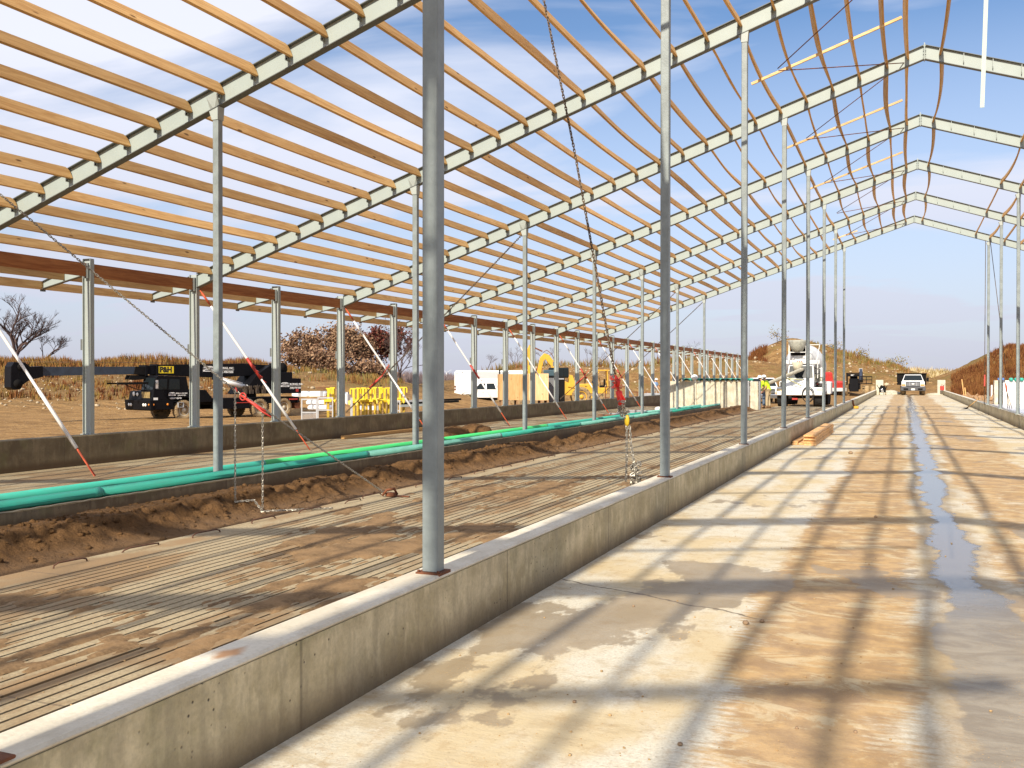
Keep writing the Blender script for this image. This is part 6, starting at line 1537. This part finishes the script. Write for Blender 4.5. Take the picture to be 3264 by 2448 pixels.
# ================================================================ VEGETATION AND FAR THINGS
rv = random.Random(21)
def blades(b, x, y, z, h, n, spread, w, rnd=rv):
    for _ in range(n):
        a = rnd.uniform(0, 6.28); r = spread * rnd.random(); px, py = x + r * math.cos(a), y + r * math.sin(a); hh = h * rnd.uniform(.5, 1.1)
        c = rnd.uniform(0, PI); dx, dy = math.cos(c) * w, math.sin(c) * w; lx, ly = rnd.uniform(-.3, .3) * hh, rnd.uniform(-.3, .3) * hh
        b.add([(px - dx, py - dy, z - .05), (px + dx, py + dy, z - .05), (px + lx * .5 + dx * .6, py + ly * .5 + dy * .6, z + hh * .6), (px + lx, py + ly, z + hh)], [(0, 1, 2), (0, 2, 3)])
def grassmat(name, c1, c2, sc_=.35):
    return mat(name, c1, .95, col2=c2, vscale=sc_, detail=6, lo=.38, hi=.62, spec=.1)
G_dry = grassmat('dry_grass', (.27, .135, .045), (.15, .06, .022), .5)
G_och = grassmat('ochre_weed', (.30, .19, .055), (.16, .11, .035), .6)
G_red = grassmat('red_brush', (.20, .085, .028), (.11, .035, .016), .35)
G_grn = grassmat('olive_weed', (.16, .15, .04), (.26, .20, .08), .8)
def crest(pts, d, name, mats_, px0, px1, n, h, dep=(0, 9), stuff=True, w=.035, k=5, hv=None):
    b = MB()
    for _ in range(n):
        px = rv.uniform(px0, px1); dd = d + rv.uniform(*dep); x, y = at(px, dd); b.use(rv.choice(mats_))
        cl = noise.noise(Vector((x * .25, y * .25, 4)))
        if cl < -.12 and rv.random() < .6: continue
        blades(b, x, y, hgt(x, y), h * (1 + cl), k, .35, w)
    return tag(b.build(name), kind='stuff')
crest(R1, 78, 'dry_grass', [G_dry, G_dry, G_och], -120, 930, 3600, .72, (-5, 4))
crest(R1, 78, 'bank_weeds', [G_och, G_dry, G_grn], 920, 1280, 420, .45, (-6, 4))
crest(R1, 78, 'bank_face_weeds', [G_red, G_dry, G_och], -100, 900, 900, .35, (-15, -5), w=.04, k=7)
crest(R2, 112, 'crest_weeds', [G_och, G_grn, G_dry], 1540, 2330, 700, .8, (-3, 3), w=.04)
crest(R3, 132, 'hill_weeds', [G_och, G_grn, G_dry], 2580, 2900, 520, .55, (-12, 2), w=.05)
crest(R3, 132, 'hill_foot_brush', [G_red], 2335, 2440, 520, .9, (-15, -1), w=.06, k=8)
crest(R5, 118, 'red_brush', [G_red, G_red, G_dry], 3040, 3560, 7500, .75, (-21, 2), w=.06, k=6)
crest(R4, 190, 'pale_far_grass', [G_och, mat('straw', (.62, .50, .28), .9)], 2890, 3060, 700, 1.6, (-20, 0), w=.10, k=6)
# far woods on the skyline left of the box trailer and beyond
b = MB()
for _ in range(2600):
    px = rv.uniform(1170, 1600); dd = rv.uniform(300, 420); x, y = at(px, dd); t = (px - 1170) / 430
    h = rv.uniform(3.5, 6.5) * (1.0 - .45 * t); blades(b, x, y, -1.0, h, 5, 1.6, .12)
tag(b.build('far_woods', mat('far_bare_woods', (.20, .15, .15), .95, var=.4, vscale=.05)), kind='stuff')
# stones scattered over the banks
b = MB()
for _ in range(1400):
    px = rv.uniform(-60, 2900); 
    if px < 1000: dd = rv.uniform(60, 76)
    elif px < 1560: continue
    elif px < 2330: dd = rv.uniform(96, 112)
    else: dd = rv.uniform(108, 131)
    x, y = at(px, dd); r = rv.uniform(.04, .09) * (1 + 2.2 * rv.random() ** 5) * dd / 90
    b.sphere((x, y, hgt(x, y) + r * .2), r, 6, 4, (1, 1.2, .7), .25, rv)
tag(b.build('bank_stones', mat('pale_stone', (.55, .44, .29), .9, var=.4, vscale=.7)), kind='stuff')

def tree(name, label, px, d, base_y, height, spread, seed, leaves=None, nleaf=0, lean=0.0, levels=5, group=None, trunk=.22, leafsize=.16, low=.12):
    rnd = random.Random(seed); x, y = at(px, d); z0 = zz(base_y, d)
    t = thing(name, label, 'tree', (x, y, z0), YAW, group); tips = []; b = MB()
    def grow(p, dr, L, r, lv):
        n = 3; pts = [p]; q = p; dd = dr
        for i in range(n):
            dd = (dd + Vector((rnd.uniform(-1, 1), rnd.uniform(-1, 1), rnd.uniform(-.6, .9))) * .16).normalized(); q = q + dd * L / n; pts.append(q)
        b.tube(pts, [r * (1 - .35 * i / n) for i in range(n + 1)], 6 if lv > 2 else 4 if lv > 0 else 3, caps=False)
        if lv <= (3 if leaves else 2): tips.extend(pts[1:])
        if lv == 0: return
        for i in range(rnd.choice((2, 3, 3)) + (1 if lv <= 2 else 0)):
            a = rnd.uniform(0, 6.28); s = rnd.uniform(.45, .95) * spread
            nd = (dd + Vector((math.cos(a) * s, math.sin(a) * s, rnd.uniform(-.15, .35)))).normalized()
            o = pts[-1] if rnd.random() < .6 else pts[-2]
            grow(o, nd, L * rnd.uniform(.62, .86), r * .62, lv - 1)
    L0 = height * (.27 if not leaves else .17)
    grow(Vector((0, 0, -.6)), Vector((lean, 0, 1)).normalized(), L0 + .6, trunk, levels)
    b.build('trunk', M_twig if not leaves else M_bark, t)
    if leaves:
        c = MB(); 
        for _ in range(nleaf):
            p = rnd.choice(tips) + Vector((rnd.gauss(0, .42), rnd.gauss(0, .42), rnd.gauss(0, .38)))
            if noise.noise(p * .9 + Vector((seed, 0, 0))) < -.12: continue
            u = Vector((rnd.gauss(0, 1), rnd.gauss(0, 1), rnd.gauss(0, 1))).normalized(); v = u.orthogonal().normalized() * leafsize * rnd.uniform(.5, 1.2); u = u * leafsize * rnd.uniform(.5, 1.2)
            c.use(rnd.choice(leaves)); c.add([p - v, p + u * .6, p + v, p - u * .6], [(0, 1, 2, 3)])
        c.build('crown', None, t)
    return t
LB1 = mat('oak_leaf', (.25, .145, .08), .9, rand=0); LB2 = mat('oak_leaf_light', (.31, .19, .105), .9); LB3 = mat('oak_leaf_dark', (.13, .06, .03), .9)
LR1 = mat('maroon_leaf', (.16, .03, .018), .9); LR2 = mat('maroon_leaf_dark', (.08, .02, .012), .9)
tree('bare_tree', 'large bare tree at the far left edge on the grassy bank', 22, 84, 1180, 5.6, 1.0, 5, lean=.28, levels=7, trunk=.26)
tree('bare_tree', 'small bare tree right of the large one on the grassy bank', 130, 86, 1172, 3.0, .95, 8, lean=.3, levels=6, trunk=.10)
tree('oak_tree', 'brown-leaved oak, leftmost and lowest of the tree clump', 985, 92, 1196, 4.6, 1.15, 11, [LB1, LB2, LB3], 5200, levels=5, trunk=.16)
tree('oak_tree', 'tallest light brown oak in the middle of the tree clump', 1062, 94, 1200, 6.2, 1.15, 14, [LB1, LB2, LB2, LB3], 11000, levels=5, trunk=.26)
tree('oak_tree', 'brown oak between the tallest oak and the maroon tree', 1135, 95, 1206, 5.9, 1.1, 17, [LB1, LB2, LB3], 9000, levels=5, trunk=.22)
tree('maroon_tree', 'dark maroon tree at the right of the brown tree clump', 1200, 97, 1208, 6.5, 1.0, 23, [LR1, LR2, LB3], 8500, levels=5, trunk=.2)
for i, (px, d, by, h) in enumerate(((955, 86, 1196, 2.3), (1010, 86, 1200, 2.6), (1048, 88, 1206, 2.6), (1092, 87, 1208, 2.8), (1132, 88, 1214, 2.6), (1176, 89, 1222, 2.6), (1214, 90, 1230, 2.2))):
    tree('leafy_shrub', f'rust brown shrub under the oak clump, {ORD[i+1]} from the left', px, d, by + 4, h, 1.35, 90 + i, [LB1, LB3, LB2], 2200, levels=4, group='rust brown shrubs under the oaks', trunk=.06)
tree('bare_tree', 'bare tree right of the maroon tree, seen beside the near column', 1284, 93, 1236, 5.6, .62, 31, levels=6, trunk=.12)
tree('bare_tree', 'leaning bare tree behind the maroon tree', 1240, 96, 1225, 4.4, .8, 37, lean=.5, levels=5, trunk=.1)
for i, (px, d, by, h) in enumerate(((1558, 116, 1196, 2.4), (1640, 116, 1180, 3.0), (1672, 117, 1172, 2.2), (1732, 116, 1168, 2.0), (1868, 116, 1168, 1.6), (1910, 116, 1168, 1.5), (2200, 118, 1156, 1.8))):
    tree('bare_shrub', f'bare leafless shrub on the crest of the earth bank, {ORD[i+1]} from the left', px, d, by, h, 1.0, 50 + i, levels=4, group='bare shrubs on the bank crest', trunk=.05)
for i, (px, d, by) in enumerate(((2476, 131, 1090), (2668, 131, 1116), (2752, 130, 1143), (2858, 130, 1170))):
    tree('hill_shrub', f'small dark shrub on the skyline of the big hill, {ORD[i+1]} from the left', px, d, by, 1.3, 1.2, 70 + i, [G_grn, G_och], 260, levels=3, group='shrubs on the hill skyline', trunk=.04, leafsize=.14)
for i, (px, d, r) in enumerate(((440, 66, .9), (470, 64, .8), (170, 70, .8), (60, 71, .7))):
    x, y = at(px, d); b = MB(); b.use(G_red)
    blades(b, x, y, hgt(x, y), .8 * r, 260, .9 * r, .03)
    tag(b.build('red_shrub'), ['reddish weed clump in front of the crane bumper', 'smaller reddish weed clump at the crane front wheel', 'dark red weed patch on the bank under the crane boom', 'reddish weed patch on the bank near the boom head'][i], 'shrub')
# wind turbine far away
x, y = at(1424, 1500); wt = thing('wind_turbine', 'tiny white wind turbine on the horizon left of the box trailer', 'wind turbine', (x, y, -6), YAW)
b = MB(); b.lathe([(1.1, 0), (.7, 16)], (0, 0, 0), (0, 0, 1), 10); b.build('tower', M_white, wt)
for i in range(3):
    a = .5 + i * 2.094; b = MB(); b.bar((0, -1.5, 16), (8.5 * math.cos(a), -1.5, 16 + 8.5 * math.sin(a)), .6, .25); b.build('blade', M_white, wt)

# dried mud smeared over the slats, filling their grooves
g = NT('dried_mud'); a = g.noise(4, 6); f = g.noise(40, 4)
col = g.mix(g.ramp(a, .35, .65), (.15, .095, .05), (.27, .17, .085)); col = g.mix(g.ramp(f, .4, .7, 0, .5), col, (.32, .21, .11))
gr_ = g.math('MULTIPLY', g.ramp(g.vor(30), 0.03, 0.11, 1.0, 0.0), g.ramp(g.noise(3.2, 4, loc=(1, 2, 3)), .45, .6)); col = g.mix(gr_, col, (.55, .42, .26))
M_mud = g.done(col, .93, g.math('ADD', f, gr_), .5, .012, spec=.15)
b = MB(); X0, Y0_, st = -6.6, 3.0, .027; cells = {}
def mudf(x, y): return .62 * noise.noise(Vector((x * .55, y * .30, 3.7))) + .45 * noise.noise(Vector((x * 1.5, y * .8, 8))) + .42 * noise.noise(Vector((x * 5, y * 2.0, 2))) + .28 * noise.noise(Vector((x * 14, y * 6, 5))) + (.16 if (x + 6.68) % .107 < .083 else -.06) * .4 + .20 * max(0, 1 - (y - 3) / 4.5)
NX, NY = int(3.8 / st), int(15 / st); idx = {}; vs_ = []; fs_ = []
val = [[mudf(X0 + i * st, Y0_ + j * st) for i in range(NX + 1)] for j in range(NY + 1)]
def vid(i, j):
    if (i, j) not in idx:
        x, y = X0 + i * st, Y0_ + j * st; v = val[j][i] - .24
        idx[(i, j)] = len(vs_); vs_.append((x + .008 * noise.noise(Vector((x * 30, y * 30, 0))), y, ZP + .0015 + min(.012, max(-.012, v * .10)) + .003 * noise.noise(Vector((x * 22, y * 22, 5)))))
    return idx[(i, j)]
for j in range(NY):
    for i in range(NX):
        if max(val[j][i], val[j][i + 1], val[j + 1][i], val[j + 1][i + 1]) > .24: fs_.append((vid(i, j), vid(i + 1, j), vid(i + 1, j + 1), vid(i, j + 1)))
b.add(vs_, fs_, True); tag(b.build('dried_mud', M_mud), kind='stuff')
# a few bigger stones on the alley
for i, (x, y, r) in enumerate(((-.95, 6.36, .020), (-.86, 6.45, .016), (-1.75, 6.55, .009), (-.45, 4.55, .008), (-.2, 4.6, .009), (-1.5, 4.5, .010), (-.9, 4.15, .011), (-.35, 3.65, .018), (-.3, 11.8, .02), (-1.05, 21.5, .05))):
    b = MB(); b.sphere((0, 0, 0), r, 8, 6, (1, 1.25, .75), .22, rv); tag(b.build('stone', mat('stone_tan', (.33, .22, .13), .9, var=.4, vscale=30) if i == 0 else bpy.data.materials['stone_tan'], None, (x, y, r * .5)), f'loose tan stone lying on the alley concrete, {ORD[i+1]} of those listed' if False else ['largest pebble of the pair in the middle foreground', 'smaller pebble beside the largest one', 'pebble near the wide shadow band at left', 'pebble on the tan dirt at mid foreground', 'pebble just right of another in the foreground', 'pebble between two shadows at lower left', 'pale pebble low in the centre foreground', 'pebble at the bottom edge of the picture', 'clod at the edge of the water', 'dark clod alone on the far alley'][i], 'stone', 'loose stones on the alley')
